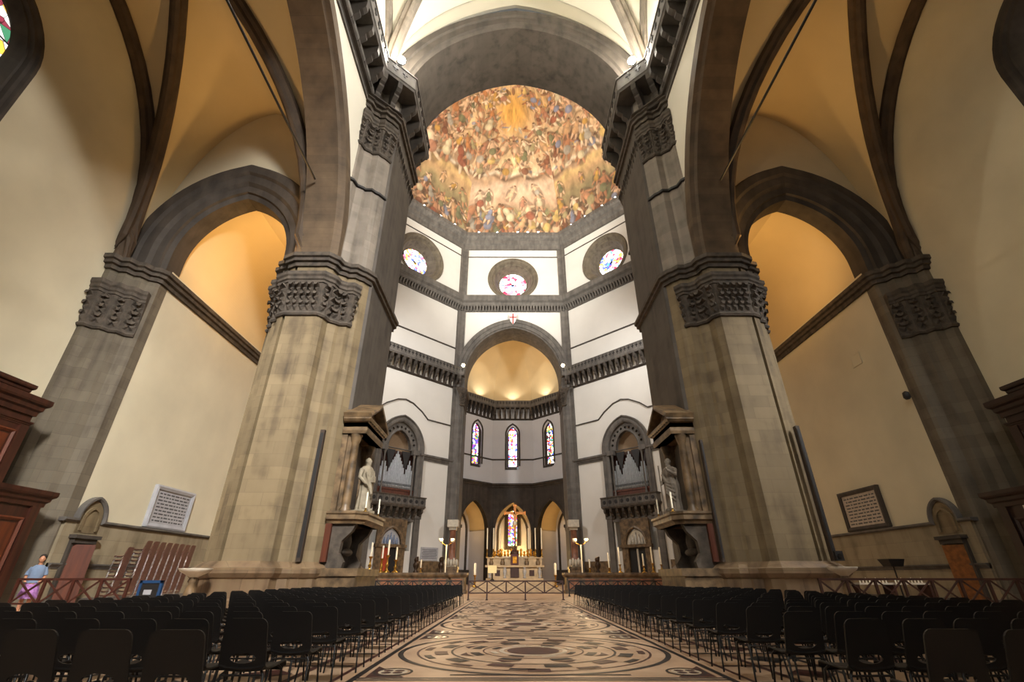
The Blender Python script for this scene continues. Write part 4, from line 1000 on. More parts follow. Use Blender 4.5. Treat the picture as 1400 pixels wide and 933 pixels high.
# crucifix on its pole
t = thing('crucifix', 'tall gilded crucifix standing behind the altar before the bright window', 'crucifix', (0.05, 51.3, ZA))
b = MB(); b.tube([(.05, 51.3, ZA), (.05, 51.3, 5.2)], .07, 8); b.lathe([(.3, ZA), (.25, ZA+.15), (.1, ZA+.3)], 10, (.05, 51.3, 0)); part('pole', b, M['wood_d'], t)
mgw = plain('gilded_wood', '#d88a2e', .45, var=.3, scale=3)
b = MB(); b.box(-.07, .17, 51.2, 51.32, 4.9, 7.95); b.box(-1.02, 1.12, 51.2, 51.32, 7.05, 7.29)
for s in (-1.02, 1.12): b.box(s-.06, s+.06, 51.18, 51.34, 6.98, 7.36)
b.box(-.13, .23, 51.18, 51.34, 7.85, 8.02); part('cross', b, mgw, t)
b = MB(); c = .05; y = 51.08
b.tube([(c, y, 6.25), (c+.02, y-.03, 6.5), (c, y-.04, 6.8), (c, y, 7.02)], [.12, .12, .17, .13], 12)
head(b, (c+.06, y-.1, 7.2), .22, True)
for s in (-1, 1):
    b.tube([(c+s*.13, y, 6.98), (c+s*.45, y+.03, 7.08), (c+s*.82, y+.08, 7.17)], [.075, .055, .04], 8); hand(b, (c+s*.82, y+.08, 7.17), (s, 0, .1), (0, -1, 0), .15)
    b.tube([(c+s*.07, y, 6.3), (c+s*.09, y-.1, 5.85), (c+s*.03, y+.02, 5.42), (c+s*.02, y-.08, 5.28)], [.1, .08, .055, .045], 8)
remesh(part('carved_figure', b, plain('carved_body', '#dfa468', .5, var=.15), t), .014)
b = MB(); loft(b, [(6.0, .2, .15, c, y-.03), (6.2, .2, .16, c, y), (6.38, .15, .14, c, y)], 18, .12, 7); part('loincloth', b, M['marble_w'], t)
def candlestick(label, loc, h, hc, group, r=.16, rc=.045, mat='brass', lit=False):
    t = thing('candlestick', label, 'candlestick', loc, group)
    x, y, z = loc
    b = MB(); b.lathe([(r, z), (r, z+.06*h), (r*.45, z+.14*h), (r*.3, z+.3*h), (r*.6, z+.42*h), (r*.28, z+.55*h), (r*.26, z+.85*h), (r*.62, z+.94*h), (r*.7, z+h)], 14, (x, y, 0)); part('stand', b, M[mat], t)
    b = MB(); b.lathe([(rc, z+h), (rc, z+h+hc), (rc*.2, z+h+hc+.03)], 10, (x, y, 0)); cs = part('candle_stick', b, M['wax'], t)
    b = MB(); b.tube([(x, y, z+h+hc), (x, y, z+h+hc+.1)], .01, 5); part('wick', b, M['iron'], cs)
    return t
for i, s in enumerate((-2.75, -2.12, -1.45, 1.4, 2.1, 2.72)):
    candlestick('tall white altar candle, %s from the left of the six on the altar' % ORD[i], (s, 50.55, ZA+2.05), .75, 1.95, 'altar candles', .15, .06)
t = thing('gilded_frontal', 'row of gilded ornaments glowing behind the altar', 'ornament', (0, 52.2, ZA))
b = MB(); b.box(-2.3, 2.3, 52.05, 52.35, ZA, ZA+2.2); part('shelf', b, M['marble_w'], t)
for i in range(13):
    b = MB(); x = -2.0+i*.335; h = .5+.25*((i*7) % 3)/2
    b.lathe([(.1, ZA+2.2), (.16, ZA+2.2+h*.3), (.07, ZA+2.2+h*.55), (.15, ZA+2.2+h*.8), (.02, ZA+2.2+h)], 10, (x, 52.2, 0)); part('gilt_vase', b, M['gold'], t)
# lectern with a white cloth
t = thing('lectern', 'small dark lectern with a white cloth left of the altar', 'lectern', (-2.05, 46.6, .88))
b = MB(); b.tube([(-2.05, 46.6, .88), (-2.05, 46.6, 1.9)], .06, 8); b.lathe([(.25, .88), (.2, .95), (.06, 1.05)], 10, (-2.05, 46.6, 0)); part('stand', b, M['iron'], t)
b = MB(); b.hexa([(-2.45, 46.35, 1.8), (-1.65, 46.35, 1.8), (-1.65, 46.8, 2.05), (-2.45, 46.8, 2.05), (-2.45, 46.35, 1.88), (-1.65, 46.35, 1.88), (-1.65, 46.8, 2.13), (-2.45, 46.8, 2.13)]); b.box(-2.44, -1.66, 46.3, 46.35, 1.5, 1.88); part('cloth', b, plain('white_cloth', '#e8dcae', .8, var=.05), t)
# items standing on the choir walls
YC = 41.65
for i, (x, h, hc) in enumerate(((-11.95, 1.2, 1.05), (-11.0, 1.05, .95), (-10.55, 1.3, 1.15), (-9.85, .95, .95))):
    candlestick('brass candlestick with a white candle on the left choir wall, %s from its left end' % ORD[i], (x, YC+.35, 1.5), h, hc, 'choir wall candlesticks', .26, .07)
for i, (x, h, hc) in enumerate(((6.1, .35, .6), (7.7, .35, 1.1), (8.6, .6, 1.3), (10.55, .5, .9), (11.3, .7, 1.2), (12.0, .6, 1.3))):
    candlestick('white candle in a low holder on the right choir wall, %s from its left end' % ORD[i], (x, YC+.35, 1.5), h, hc, 'choir wall candlesticks', .2, .06)
candlestick('short white candle on the left choir wall between two bronze urns', (-7.75, YC+.3, 1.5), .35, .6, 'choir wall candlesticks', .16, .05)
for x, lb in ((-8.15, 'bronze urn figure on the left choir wall, nearer the shrine'), (-6.1, 'bronze urn figure on the left choir wall, nearer the altar'), (6.75, 'bronze urn figure on the right choir wall')):
    t = thing('bronze_urn', lb, 'urn', (x, YC+.3, 1.5), 'choir wall urns')
    b = MB(); b.lathe([(.22, 1.5), (.22, 1.58), (.1, 1.7), (.24, 1.95), (.26, 2.1), (.14, 2.3)], 14, (x, YC+.3, 0)); part('vessel', b, plain('bronze', '#3a2a1c', .45, metal=.6, var=.4, scale=5), t)
    b = MB(); b.ball((x, YC+.3, 2.45), (.2, .18, .22), 12, 8); b.ball((x+.1, YC+.22, 2.6), .1, 8, 6); part('lid_figure', b, bpy.data.materials['bronze'], t)
# torcheres, floor candles, marble pedestals beside the arch
for m, side in ((1, 'left'), (-1, 'right')):
    x = -6.0*m if m > 0 else 5.75; y = 44
    t = thing('torchere', 'slender pale two-armed torchere behind the %s choir wall' % side, 'lamp stand', (x, y, 0), 'choir torcheres')
    b = MB(); b.tube([(x, y, 0), (x, y, 3.7)], .06, 8); b.lathe([(.35, 0), (.3, .15), (.1, .4)], 12, (x, y, 0)); part('pole', b, M['wax'], t)
    for s in (-1, 1):
        b = MB(); b.tube([(x, y, 3.6), (x+s*.25, y, 3.75), (x+s*.5, y, 3.9)], .035, 6); part('arm', b, M['brass'], t)
        b = MB(); b.lathe([(.05, 3.88), (.17, 3.95), (.2, 4.15), (.16, 4.2)], 12, (x+s*.52, y, 0)); part('bowl', b, M['wax'], t)
    x = -3.45*m
    candlestick('floor candlestick with a thick white candle on the %s of the altar steps' % side, (x, 44.2, .44), .9, .9, 'floor candlesticks', .22, .1)
    t = thing('marble_pedestal', 'reddish marble column on a carved base beside the far arch, %s side' % side, 'column', (-8.95*m, 73.6, 0), 'arch pedestals')
    b = MB(**MIR(m)); b.box(-9.9, -8.0, 72.7, 74.5, 0, 2.2); b.box(-10, -7.9, 72.6, 74.6, 2.2, 2.5); part('base', b, M['marble_p'], t)
    b = MB(**MIR(m))
    for i in range(5): b.ball((-9.7+i*.4, 72.7, 3.0+.15*(i % 2)), (.22, .2, .5), 8, 6)
    b.box(-9.6, -8.3, 72.9, 74.2, 2.5, 3.4); part('carved_figures', b, M['marble_w'], t)
    b = MB(**MIR(m)); b.lathe([(.62, 3.4), (.62, 3.6), (.48, 3.75), (.5, 5), (.42, 7.2), (.5, 7.4)], 14, (-8.95, 73.6, 0)); part('shaft', b, plain('rosso_'+side, '#8a5a42', .4, var=.5, scale=1.2), t)
    b = MB(**MIR(m)); b.box(-9.5, -8.4, 73.05, 74.15, 7.4, 7.8); b.box(-9.75, -8.15, 72.8, 74.4, 7.8, 8.8); part('capital_block', b, M['marble_w'], t)
# shield over the east arch
t = thing('coat_of_arms', 'white shield with a red cross at the top of the far arch', 'shield', (0, 74.4, 44.4))
b = MB(**FR(FE)); sh = [(-.62, 45.3), (.62, 45.3), (.66, 44.5), (.5, 43.7), (0, 43.0), (-.5, 43.7), (-.66, 44.5)]
b.prism(sh, .4, .55, m=lambda a, c, h: (a, h, c)); part('shield', b, plain('shield_white', '#d8d4d0', .6, var=.05), t)
b = MB(**FR(FE)); b.box(-.09, .09, .55, .6, 43.1, 45.3); b.box(-.63, .63, .55, .6, 44.4, 44.58); part('red_cross', b, plain('shield_red', '#b01c22', .6, var=.05), t)
# ================================================================== LAMPS
LAMPM = glow('lamp_white', (1, .95, .85), 60); LAMPW = glow('lamp_warm', (1, .8, .45), 25)
def flood(label, loc, r, mat, group, tgt=(0, 0, -1)):
    t = thing('floodlight', label, 'lamp', loc, group)
    x, y, z = loc; d = Vector(tgt).normalized(); Q = d.to_track_quat('-Z', 'Y').to_matrix()
    b = MB(T=lambda a, b_, c: tuple(Vector(loc)+Q @ Vector((a, b_, c)))); b.lathe([(r*.5, r*1.1), (r*1.05, r*.6), (r*1.15, 0), (r*.95, -.02*r), (r*.9, r*.3)], 14); part('housing', b, M['iron'], t)
    b = MB(T=lambda a, b_, c: tuple(Vector(loc)+Q @ Vector((a, b_, c)))); b.ball((0, 0, 0), (r, r, r*.5), 14, 8); part('bulb', b, mat, t)
    return t
for m, side in ((1, 'left'), (-1, 'right')):
    flood('bright round floodlight on the %s gallery corner above the pier' % side, (-8.3*m, 20.15, 34.3), .3, LAMPM, 'gallery floodlights', (.5*m, -1, -.5))
    t = flood('small floodlight at the gallery end on the %s jamb of the far arch' % side, (-8.75*m, 73.7, 34.3), .3, LAMPW, 'arch floodlights', (.2*m, -1, -.6))
cp = [oct_frame(1)(s, 1.2, 0) for s in (7.5, 4.5, 1.5, -2.5, -6)]+[oct_frame(0)(s, 1.2, 0) for s in (7, 3.2, -1, -3, -5.2)]+[oct_frame(-1)(s, 1.2, 0) for s in (6, 2.5, -1.5, -4.5, -7.5)]
for i, p in enumerate(cp):
    flood('small bright lamp on the painted dome cornice, %s of fifteen from the left' % ORD[i], (p[0], p[1], 64.35), .19, LAMPM, 'dome cornice lamps', (0, 0, -1))
# ================================================================== CHAIRS
def rrect(x0, x1, z0, z1, r, n=4, taper=0):
    c = [(x1-r-taper, z1-r, 0), (x0+r+taper, z1-r, PI/2), (x0+r, z0+r, PI), (x1-r, z0+r, 1.5*PI)]
    return [(cx+r*math.cos(a+PI/2*i/n), cz+r*math.sin(a+PI/2*i/n)) for cx, cz, a in c for i in range(n+1)]
def chair_meshes():
    ms = {}
    b = MB()       # back: curved plastic shell with an oval grip hole, seen from behind
    outl = rrect(-.205, .205, .44, .83, .06, 4, .018); hole = [(.115*math.cos(2*PI*i/14), .53+.04*math.sin(2*PI*i/14)) for i in range(14)]
    bend = lambda a, c, d: (a, -.20-(c-.44)*.24+d, c)
    b.panel(outl, [hole], 0, .014, m=bend)
    ms['backrest'] = mesh_of('backrest', b, M['black'])
    b = MB()
    secs = []
    for i, (y, z) in enumerate(((-.21, .47), (-.18, .445), (-.1, .435), (.05, .44), (.18, .452), (.225, .44), (.235, .41))):
        w = .205 if i < 5 else .195
        secs.append([(-w, y, z+.02), (-w*.6, y, z), (0, y, z-.006), (w*.6, y, z), (w, y, z+.02), (w, y, z+.006), (w*.6, y, z-.014), (0, y, z-.02), (-w*.6, y, z-.014), (-w, y, z+.006)])
    b.rings(secs); ms['seat'] = mesh_of('seat', b, M['black'])
    for nm, sx, sy in (('leg', -1, -1), ('leg', 1, -1), ('leg', -1, 1), ('leg', 1, 1)):
        b = MB(); b.tube([(sx*.15, sy*.15, .435), (sx*.185, sy*.17, .40), (sx*.215, sy*.225, .0)], .0115, 6); ms[(nm, sx, sy)] = mesh_of('leg', b, M['legdark'])
    for y in (-.17, .17):
        b = MB(); b.tube([(-.185, y, .40), (.185, y, .40)], .009, 6); ms['frame', y] = mesh_of('stretcher', b, M['legdark'])
    return ms
CM = chair_meshes()
def build_chair(label, loc, rz, group):
    t = thing('stacking_chair', label, 'chair', loc, group, rz)
    for k, me in CM.items():
        n = me.name.split('.')[0]
        o = bpy.data.objects.new(n, me); COL.objects.link(o); o.parent = t
    return t
proto = None
def place_chair(label, loc, rz, group, tilt=0):
    global proto
    if proto is None:
        proto = build_chair(label, loc, rz, group); c = proto
    else:
        c = copy_tree(proto); c.location = loc; c['label'] = label; c['group'] = group
    c.rotation_euler = (tilt, 0, rz)
    return c
rows = [3.84+.95*i for i in range(24)]
rest = {1: MB(), -1: MB()}; ALLC = []
for m, side in ((1, 'left'), (-1, 'right')):
    for r, y in enumerate(rows):
        for c in range(11):
            x = (2.68+.495*c)*m*-1
            if abs(x+.4) > 1.02*(y+.55)+.9 or (abs(x) > 6.3 and 20 < y < 26.5): continue
            jx, jy, jr = random.uniform(-.02, .02), random.uniform(-.03, .03), random.uniform(-.05, .05)
            ox = r*.012*m*-1
            if r < 9:
                place_chair('black plastic chair, %s-nearest row of the %s seating block, %s seat from the aisle' % (ORD[r], side, ORD[c]), (x+jx+ox, y+.2+jy, 0), jr, 'seats in the %s block' % side)
            else:
                cr, sr = math.cos(jr), math.sin(jr)
                for me in CM.values():
                    rest[m].add([(x+jx+ox+v.co.x*cr-v.co.y*sr, y+.2+jy+v.co.x*sr+v.co.y*cr, v.co.z) for v in me.vertices], [tuple(p.vertices) for p in me.polygons], 1 if 'leg' in me.name or 'stretcher' in me.name else 0)
    o = solo('distant_chairs', rest[m], [M['black'], M['legdark']], 'far rows of black chairs at the back of the %s seating block' % side, 'chairs', (-5*m, 18, 0)); o['kind'] = 'stuff'
# stacks against the aisle wall on the left
def warm_lit_meshes():
    out = {}
    for k, me in CM.items():
        c = me.copy(); c.materials[0] = M['chrome'] if ('leg' in me.name or 'stretcher' in me.name) else M['brown']; out[me.name] = c
    return out
BM = warm_lit_meshes()
for s in range(9):
    n = 11 if s == 0 else 13
    x, y = (-18.35, 23.35) if s == 0 else (-18.05-.02*s, 24.0+.52*(s-1))
    for i in range(n):
        c = place_chair('warm-lit shell chair, %s from the floor in the %s stack by the aisle wall' % (ORD[i], ORD[s]), (x+.012*i, y, .157*i), PI/2+random.uniform(-.02, .02), 'stacked chairs by the aisle wall')
        for o in c.children: o.data = BM[o.data.name]
# ================================================================== BARRIERS
def barrier(label, x0, x1, y, z0, z1, n, mat, group, feet=(), rail=.07):
    t = thing('cross_barrier', label, 'barrier', ((x0+x1)/2, y, 0), group)
    b = MB(); b.box(x0, x1, y-rail*.6, y+rail*.6, z1-rail, z1); part('top_rail', b, mat, t)
    b = MB(); b.box(x0, x1, y-rail*.4, y+rail*.4, z0, z0+rail*.8); part('bottom_rail', b, mat, t)
    w = (x1-x0)/n
    for i in range(n):
        a, c = x0+i*w+.04, x0+(i+1)*w-.04
        b = MB(); b.bar((a, y-.01, z0+.04), (c, y-.01, z1-.05), .04, .05); b.bar((a, y+.01, z1-.05), (c, y+.01, z0+.04), .04, .05); part('cross_brace', b, mat, t)
    for i in range(n+1):
        x = min(max(x0+i*w, x0+.04), x1-.04); f = i in feet or not feet
        b = MB(); b.box(x-.04, x+.04, y-.035, y+.035, 0 if f else z0, z1-.02)
        if f: b.box(x-.06, x+.06, y-.25, y+.25, 0, .05)
        part('post', b, mat, t)
    return t
barrier('low dark cross-braced barrier across the aisle before the altar steps', -2.85, 2.65, 30, .33, 1.0, 5, M['wood_b'], 'cross barriers', (0, 1, 3, 5))
barrier('dark cross-braced barrier before the left choir wall', -10.6, -3.75, 36, .3, .97, 8, M['iron'], 'cross barriers')
barrier('dark cross-braced barrier before the right choir wall', 3.6, 10.5, 36, .3, .97, 8, M['iron'], 'cross barriers')
barrier('red-brown cross-braced barrier in the left aisle beside the person', -17.0, -13.2, 17.5, .35, 1.13, 4, plain('barrier_red_wood', '#401a0d', .55, var=.3), 'cross barriers', (0, 2, 4))
barrier('dark cross-braced barrier in the right aisle before the votive rack', 10.3, 18.2, 18, .3, 1.13, 8, M['wood_b'], 'cross barriers', (0, 3, 5, 8))
# ================================================================== STOUPS
mw = M['marble_w']
for loc, lab, r, h in (((-12.15, 19.2, 0), 'pale marble holy water basin on a baluster column by the left pier', .56, 1.45), ((12.05, 19.2, 0), 'white marble basin on a stout column by the right pier', .5, 1.5)):
    t = thing('holy_water_basin', lab, 'basin', loc, 'holy water basins'); x, y, _ = loc
    b = MB(); b.lathe([(.3, 0), (.3, .12), (.22, .18), (.15, .3), (.2, .5), (.19, .7), (.12, .95), (.17, 1.02), (.12, h-.28)], 16, loc); part('column', b, M['marble_p'], t)
    b = MB(); b.lathe([(.12, h-.3), (r*.55, h-.2), (r*.9, h-.1), (r, h-.02), (r, h), (r*.88, h), (r*.7, h-.07), (.05, h-.1)], 24, loc); part('bowl', b, mw, t)
# ================================================================== WOODEN VESTIBULES
for m, side, lab in ((1, 'left', 'two-tier carved red-brown wooden vestibule against the left aisle wall'), (-1, 'right', 'two-tier dark wooden vestibule against the right aisle wall, nearly black')):
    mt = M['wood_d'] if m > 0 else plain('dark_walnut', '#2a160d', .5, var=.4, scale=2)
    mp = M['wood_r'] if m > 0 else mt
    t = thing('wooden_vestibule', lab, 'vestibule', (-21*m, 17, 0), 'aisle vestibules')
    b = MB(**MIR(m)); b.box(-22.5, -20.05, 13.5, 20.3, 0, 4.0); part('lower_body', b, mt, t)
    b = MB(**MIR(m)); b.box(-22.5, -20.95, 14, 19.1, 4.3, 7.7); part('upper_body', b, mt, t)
    b = MB(**MIR(m)); b.sweep([(-20.05, 13.5), (-20.05, 20.3), (-22.5, 20.3)][::1], mould(3.75, .62, .3)); b.box(-22.5, -20.1, 13.5, 20.25, 4, 4.36); part('lower_cornice', b, mt, t)
    b = MB(**MIR(m)); b.sweep([(-20.95, 14), (-20.95, 19.1), (-22.5, 19.1)], mould(7.3, .75, .32)); b.sweep([(-20.95, 14), (-20.95, 19.1), (-22.5, 19.1)], mould(6.85, .2, .1)); b.box(-22.5, -21, 14, 19.05, 7.6, 8.04); part('upper_cornice', b, mt, t)
    b = MB(**MIR(m)); b.sweep([(-21.15, 14), (-21.15, 18.5), (-22.5, 18.5)], mould(8.04, .5, .22)); part('crown', b, mt, t)
    for (y0, y1, z0, z1, x) in ((17.3, 18.7, 4.9, 6.6, -20.95), (15.4, 16.9, 4.9, 6.6, -20.95), (18.3, 19.8, .6, 3.3, -20.05), (16, 17.8, .6, 3.3, -20.05), (13.9, 15.5, .6, 3.3, -20.05)):
        b = MB(**MIR(m)); b.sweep([(y0, z0), (y0, z1), (y1, z1), (y1, z0), (y0, z0)], [(0, x-.05), (0, x+.05), (.06, x+.09), (.14, x+.03), (.14, x-.05)], m=lambda a, c, h: (h, a, c), cap=False)
        b.box(x-.02, x+.03, y0+.22, y1-.22, z0+.22, z1-.22); part('raised_panel', b, mp, t)
    for y, z0, z1, x in ((13.75, 0, 3.75, -20.05), (18.05, 0, 3.75, -20.05), (20.05, 0, 3.75, -20.05), (14.2, 4.36, 6.85, -20.95), (17.1, 4.36, 6.85, -20.95), (18.9, 4.36, 6.85, -20.95)):
        b = MB(**MIR(m)); b.box(x-.05, x+.1, y-.18, y+.18, z0, z1); part('pilaster', b, mt, t)
    if m < 0:
        b = MB(**MIR(m)); b.box(-19.94, -19.92, 18.9, 19.15, 3.3, 3.7); solo('paper_notice', b, M['wax'], 'small white paper notice high on the dark right vestibule', 'notice', (19.93, 19, 3.5))
# ================================================================== WALL TABLETS, DOORS AND FITTINGS OF THE SIDE PASSAGES
for m, side in ((1, 'left'), (-1, 'right')):
    t = thing('memorial_tablet', ('pale grey marble memorial tablet with worn inscription on the left passage wall', 'brown-grey memorial tablet in a dark frame on the right passage wall')[m < 0], 'plaque', (-20.55*m, 28.8, 4.7), 'memorial tablets')
    ms = M['marble_g'] if m > 0 else plain('tablet_brown', '#b0a294', .5, var=.2)
    b = MB(**MIR(m)); b.box(-20.62, -20.5, 27.2, 30.4, 3.75, 5.75); part('slab', b, ms, t)
    b = MB(**MIR(m)); y0, y1, z0, z1 = 27.1, 30.5, 3.66, 5.84
    b.sweep([(y0, z0), (y0, z1), (y1, z1), (y1, z0), (y0, z0)], [(-.04, -20.62), (-.04, -20.42), (.05, -20.38), (.2, -20.44), (.2, -20.62)], m=lambda a, c, h: (h, a, c), cap=False); part('border', b, M['marble_g'] if m > 0 else M['dark'], t)
    b = MB(**MIR(m))
    for i in range(9):
        yy = 27.5
        while yy < 30.1:
            L = random.uniform(.12, .4); b.box(-20.5, -20.492, yy, min(yy+L, 30.15), 5.42-i*.18, 5.49-i*.18); yy += L+.09
    part('inscription', b, M['text'], t)
    # small side door with its leaf standing open
    b = MB(**MIR(m)); b.box(-20.46, -20.2, 22.75, 24.0, 2.55, 2.75); b.box(-20.46, -20.1, 22.65, 24.1, 2.75, 2.9); b.box(-20.46, -20.3, 22.75, 22.87, 0, 2.55); b.box(-20.46, -20.3, 23.88, 24.0, 0, 2.55)
    d = struct('door_%d' % (3 if m > 0 else 4), b, M['dark'])
    b = MB(**MIR(m)); b.box(-20.46, -20.42, 22.87, 23.88, 0, 2.55); struct('dark_opening', b, M['iron'], d)
    lf = MB(**MIR(m)); p, q = (-20.36, 22.9), (-19.75, 23.5) if m > 0 else (-19.95, 23.65)
    nx, ny = (q[1]-p[1]), -(q[0]-p[0]); L = math.hypot(nx, ny); nx, ny = nx/L*.05, ny/L*.05
    lf.prism([p, q, (q[0]-nx, q[1]-ny), (p[0]-nx, p[1]-ny)], .03, 2.5)
    for z in (.3, 1.4):
        e = [(p[0]+(q[0]-p[0])*.18+nx*.3, p[1]+(q[1]-p[1])*.18+ny*.3), (p[0]+(q[0]-p[0])*.82+nx*.3, p[1]+(q[1]-p[1])*.82+ny*.3)]
        lf.prism([e[0], e[1], (e[1][0]-nx*.1, e[1][1]-ny*.1), (e[0][0]-nx*.1, e[0][1]-ny*.1)], z, z+.9)
    struct('door_leaf', lf, M['wood_r'] if m > 0 else plain('orange_lit_wood', '#8a5424', .5, var=.4), d)  # right leaf coloured orange to stand for the light on its edge
b = MB(); b.sweep([(24.9, 12.55), (24.9, 13.3), (25.7, 13.3), (25.7, 12.55), (24.9, 12.55)], [(0, 20.63), (0, 20.57), (.06, 20.57), (.06, 20.63)], m=lambda a, c, h: (h, a, c), cap=False); b.box(20.58, 20.63, 24.95, 25.65, 12.6, 13.25)
solo('wall_hatch', b, M['plaster_aisle'], 'small rectangular hatch outlined high on the right passage wall', 'hatch', (20.6, 25.3, 12.9))
t = thing('wall_spotlight', 'small black spotlight on a bracket high on the right wall pilaster', 'lamp', (20.3, 22.6, 9.6))
b = MB(); b.tube([(20.62, 22.9, 9.7), (20.3, 22.6, 9.7)], .04, 6); part('bracket', b, M['iron'], t)
b = MB(); b.lathe([(.1, -.2), (.17, -.1), (.15, .15), (.05, .22)], 12, (20.25, 22.55, 9.6)); part('housing', b, M['iron'], t)
# loudspeaker columns on the piers
for (x0, x1, y0, y1, z0, z1, lab) in ((-9.42, -9.22, 21.42, 21.62, 1.74, 7.4, 'tall thin dark column loudspeaker upright on the left pier face'), (8.62, 8.74, 21.7, 21.9, 1.74, 7.0, 'tall thin dark strip on the inner face of the right pier beside its shrine'), (12.55, 12.72, 20.4, 20.62, 1.74, 7.3, 'tall thin dark strip on the outer corner of the right pier')):
    t = thing('column_loudspeaker', lab, 'loudspeaker', ((x0+x1)/2, (y0+y1)/2, z0), 'column loudspeakers')
    b = MB(); b.box(x0, x1, y0-.08, y1-.08, z0, z1); part('cabinet', b, plain('brown_grille', '#3a2c20', .7, var=.2), t)
    b = MB(); b.box(x0+.03, x1-.03, y0-.1, y0-.07, z0+.15, z1-.15); part('grille', b, M['iron'], t)
t = thing('loudspeaker', 'small black loudspeaker box on the right pier plinth by the white basin', 'loudspeaker', (12.75, 20.35, 1.74))
b = MB(); b.box(12.6, 12.9, 20.2, 20.45, 1.74, 2.1); part('cabinet', b, M['iron'], t)
b = MB(); b.prism(circ(12.75, 1.92, .1, 12), 20.17, 20.2, m=lambda a, c, h: (a, h, c)); part('cone', b, M['legdark'], t)
t = thing('votive_rack', 'low dark votive rack with pale candle trays behind the right barrier', 'candle rack', (14.6, 20.6, 0))
b = MB()
for x in (13.2, 14.6, 16): b.box(x-.04, x+.04, 20.3, 20.9, 0, .9)
part('frame', b, M['wood_b'], t)
for x in (13.25, 14.65):
    b = MB(); b.box(x, x+1.3, 20.25, 20.95, .9, .96); part('tray', b, M['marble_w'], t)
    for i in range(9):
        b = MB(); b.lathe([(.025, .96), (.025, 1.06+.03*(i % 3)), (.005, 1.09+.03*(i % 3))], 6, (x+.12+i*.13, 20.4, 0)); part('small_candle', b, M['wax'], t)
t = thing('lamp_box', 'black boxed lamp on a thin stand by the right passage wall', 'lamp', (19.4, 26.4, 0))
b = MB(); b.tube([(19.4, 26.4, 0), (19.4, 26.4, 1.65)], .04, 6); b.lathe([(.25, 0), (.2, .05), (.05, .08)], 10, (19.4, 26.4, 0)); part('stand', b, M['iron'], t)
b = MB(); b.hexa([(19.1, 26.1, 1.65), (19.7, 26.1, 1.65), (19.7, 26.7, 1.65), (19.1, 26.7, 1.65), (18.95, 26.0, 2.0), (19.8, 26.0, 2.0), (19.8, 26.8, 2.0), (18.95, 26.8, 2.0)]); part('hood', b, M['iron'], t)
t = thing('information_stand', 'small blue-framed stand in front of the stacked chairs', 'stand', (-14.6, 20.6, 0))
mb_ = plain('blue_frame', '#173a60', .5, var=.1)
b = MB()
for x in (-15.0, -14.2): b.box(x-.05, x+.05, 20.55, 20.65, 0, 1.05)
b.box(-15.05, -14.15, 20.55, 20.65, .95, 1.05); b.box(-15.05, -14.15, 20.55, 20.65, .35, .42); part('frame', b, mb_, t)
b = MB(); b.box(-14.95, -14.25, 20.58, 20.62, .42, .95); part('board', b, M['iron'], t)
b = MB(); b.box(-14.8, -14.5, 20.56, 20.585, .55, .72); part('sheet', b, M['marble_g'], t)
# ================================================================== PERSON
px, py = -17.15, 18.25
t = thing('person', 'person with dark hair, blue shirt, dark bag and lilac skirt by the left barrier', 'person', (px, py, 0))
b = MB(); f = Vector((.55, -.83, 0)).normalized(); r = Vector((-f.y, f.x, 0))
def at(a, d, z): return (px+r.x*a+f.x*d, py+r.y*a+f.y*d, z)
b.tube([at(0, 0, .9), at(0, .01, 1.1), at(0, 0, 1.3), at(0, 0, 1.48), at(0, .02, 1.56)], [.16, .135, .16, .14, .06], 14)
b.tube([at(0, .02, 1.52), at(0, .04, 1.64)], [.058, .055], 10)
head(b, at(0, .05, 1.735), .23, False, (f.x, f.y))
for s in (-1, 1):
    b.tube([at(s*.09, 0, .93), at(s*.1, .02, .5), at(s*.1, -.01, .1)], [.095, .065, .045], 10); b.ball(at(s*.1, .06, .05), (.06, .11, .05), 8, 6)
    b.tube([at(s*.17, 0, 1.44), at(s*.25, -.02, 1.18), at(s*.2, .16, 1.02)], [.055, .045, .034], 10); hand(b, at(s*.2, .16, 1.02), tuple(f*.9-r*s*.4), (0, 0, 1), .12)
remesh(part('body', b, plain('skin', '#b98262', .6, var=.1), t), .012)
TT = lambda a, d, z: at(a, d, z)
b = MB(T=TT); loft(b, [(.98, .215, .18, 0, 0), (1.2, .205, .18, 0, 0), (1.38, .23, .195, 0, 0), (1.47, .21, .165, 0, 0), (1.55, .1, .095, 0, .01)], 20, .03, 6)
for s in (-1, 1): b.tube([(s*.16, 0, 1.46), (s*.235, -.01, 1.3), (s*.25, .0, 1.22)], [.075, .07, .065], 10)
part('shirt', b, plain('blue_shirt', '#6f8099', .8, var=.1), t)
b = MB(T=TT); loft(b, [(.5, .27, .23, 0, .01), (.75, .23, .2, 0, .01), (.95, .19, .15, 0, 0), (1.03, .175, .14, 0, 0)], 24, .07, 8)
part('skirt', b, plain('lilac_skirt', '#a974b4', .8, var=.5, scale=14), t)
b = MB(T=TT); b.ball((0, -.015, 1.79), (.105, .125, .115), 14, 10); b.ball((0, -.08, 1.72), (.085, .07, .11), 12, 8); part('hair', b, plain('dark_hair', '#140d0a', .6, var=.2), t)
b = MB(T=TT); b.ball((-.02, -.2, 1.25), (.15, .09, .2), 14, 10); bp = part('backpack', b, plain('dark_bag', '#241c26', .8, var=.2), t)
for s in (-1, 1):
    b = MB(T=TT); b.tube([(s*.11, -.13, 1.42), (s*.12, .0, 1.53), (s*.13, .14, 1.38), (s*.14, .1, 1.15), (s*.12, -.12, 1.12)], .02, 6); part('shoulder_strap', b, bpy.data.materials['dark_bag'], bp)
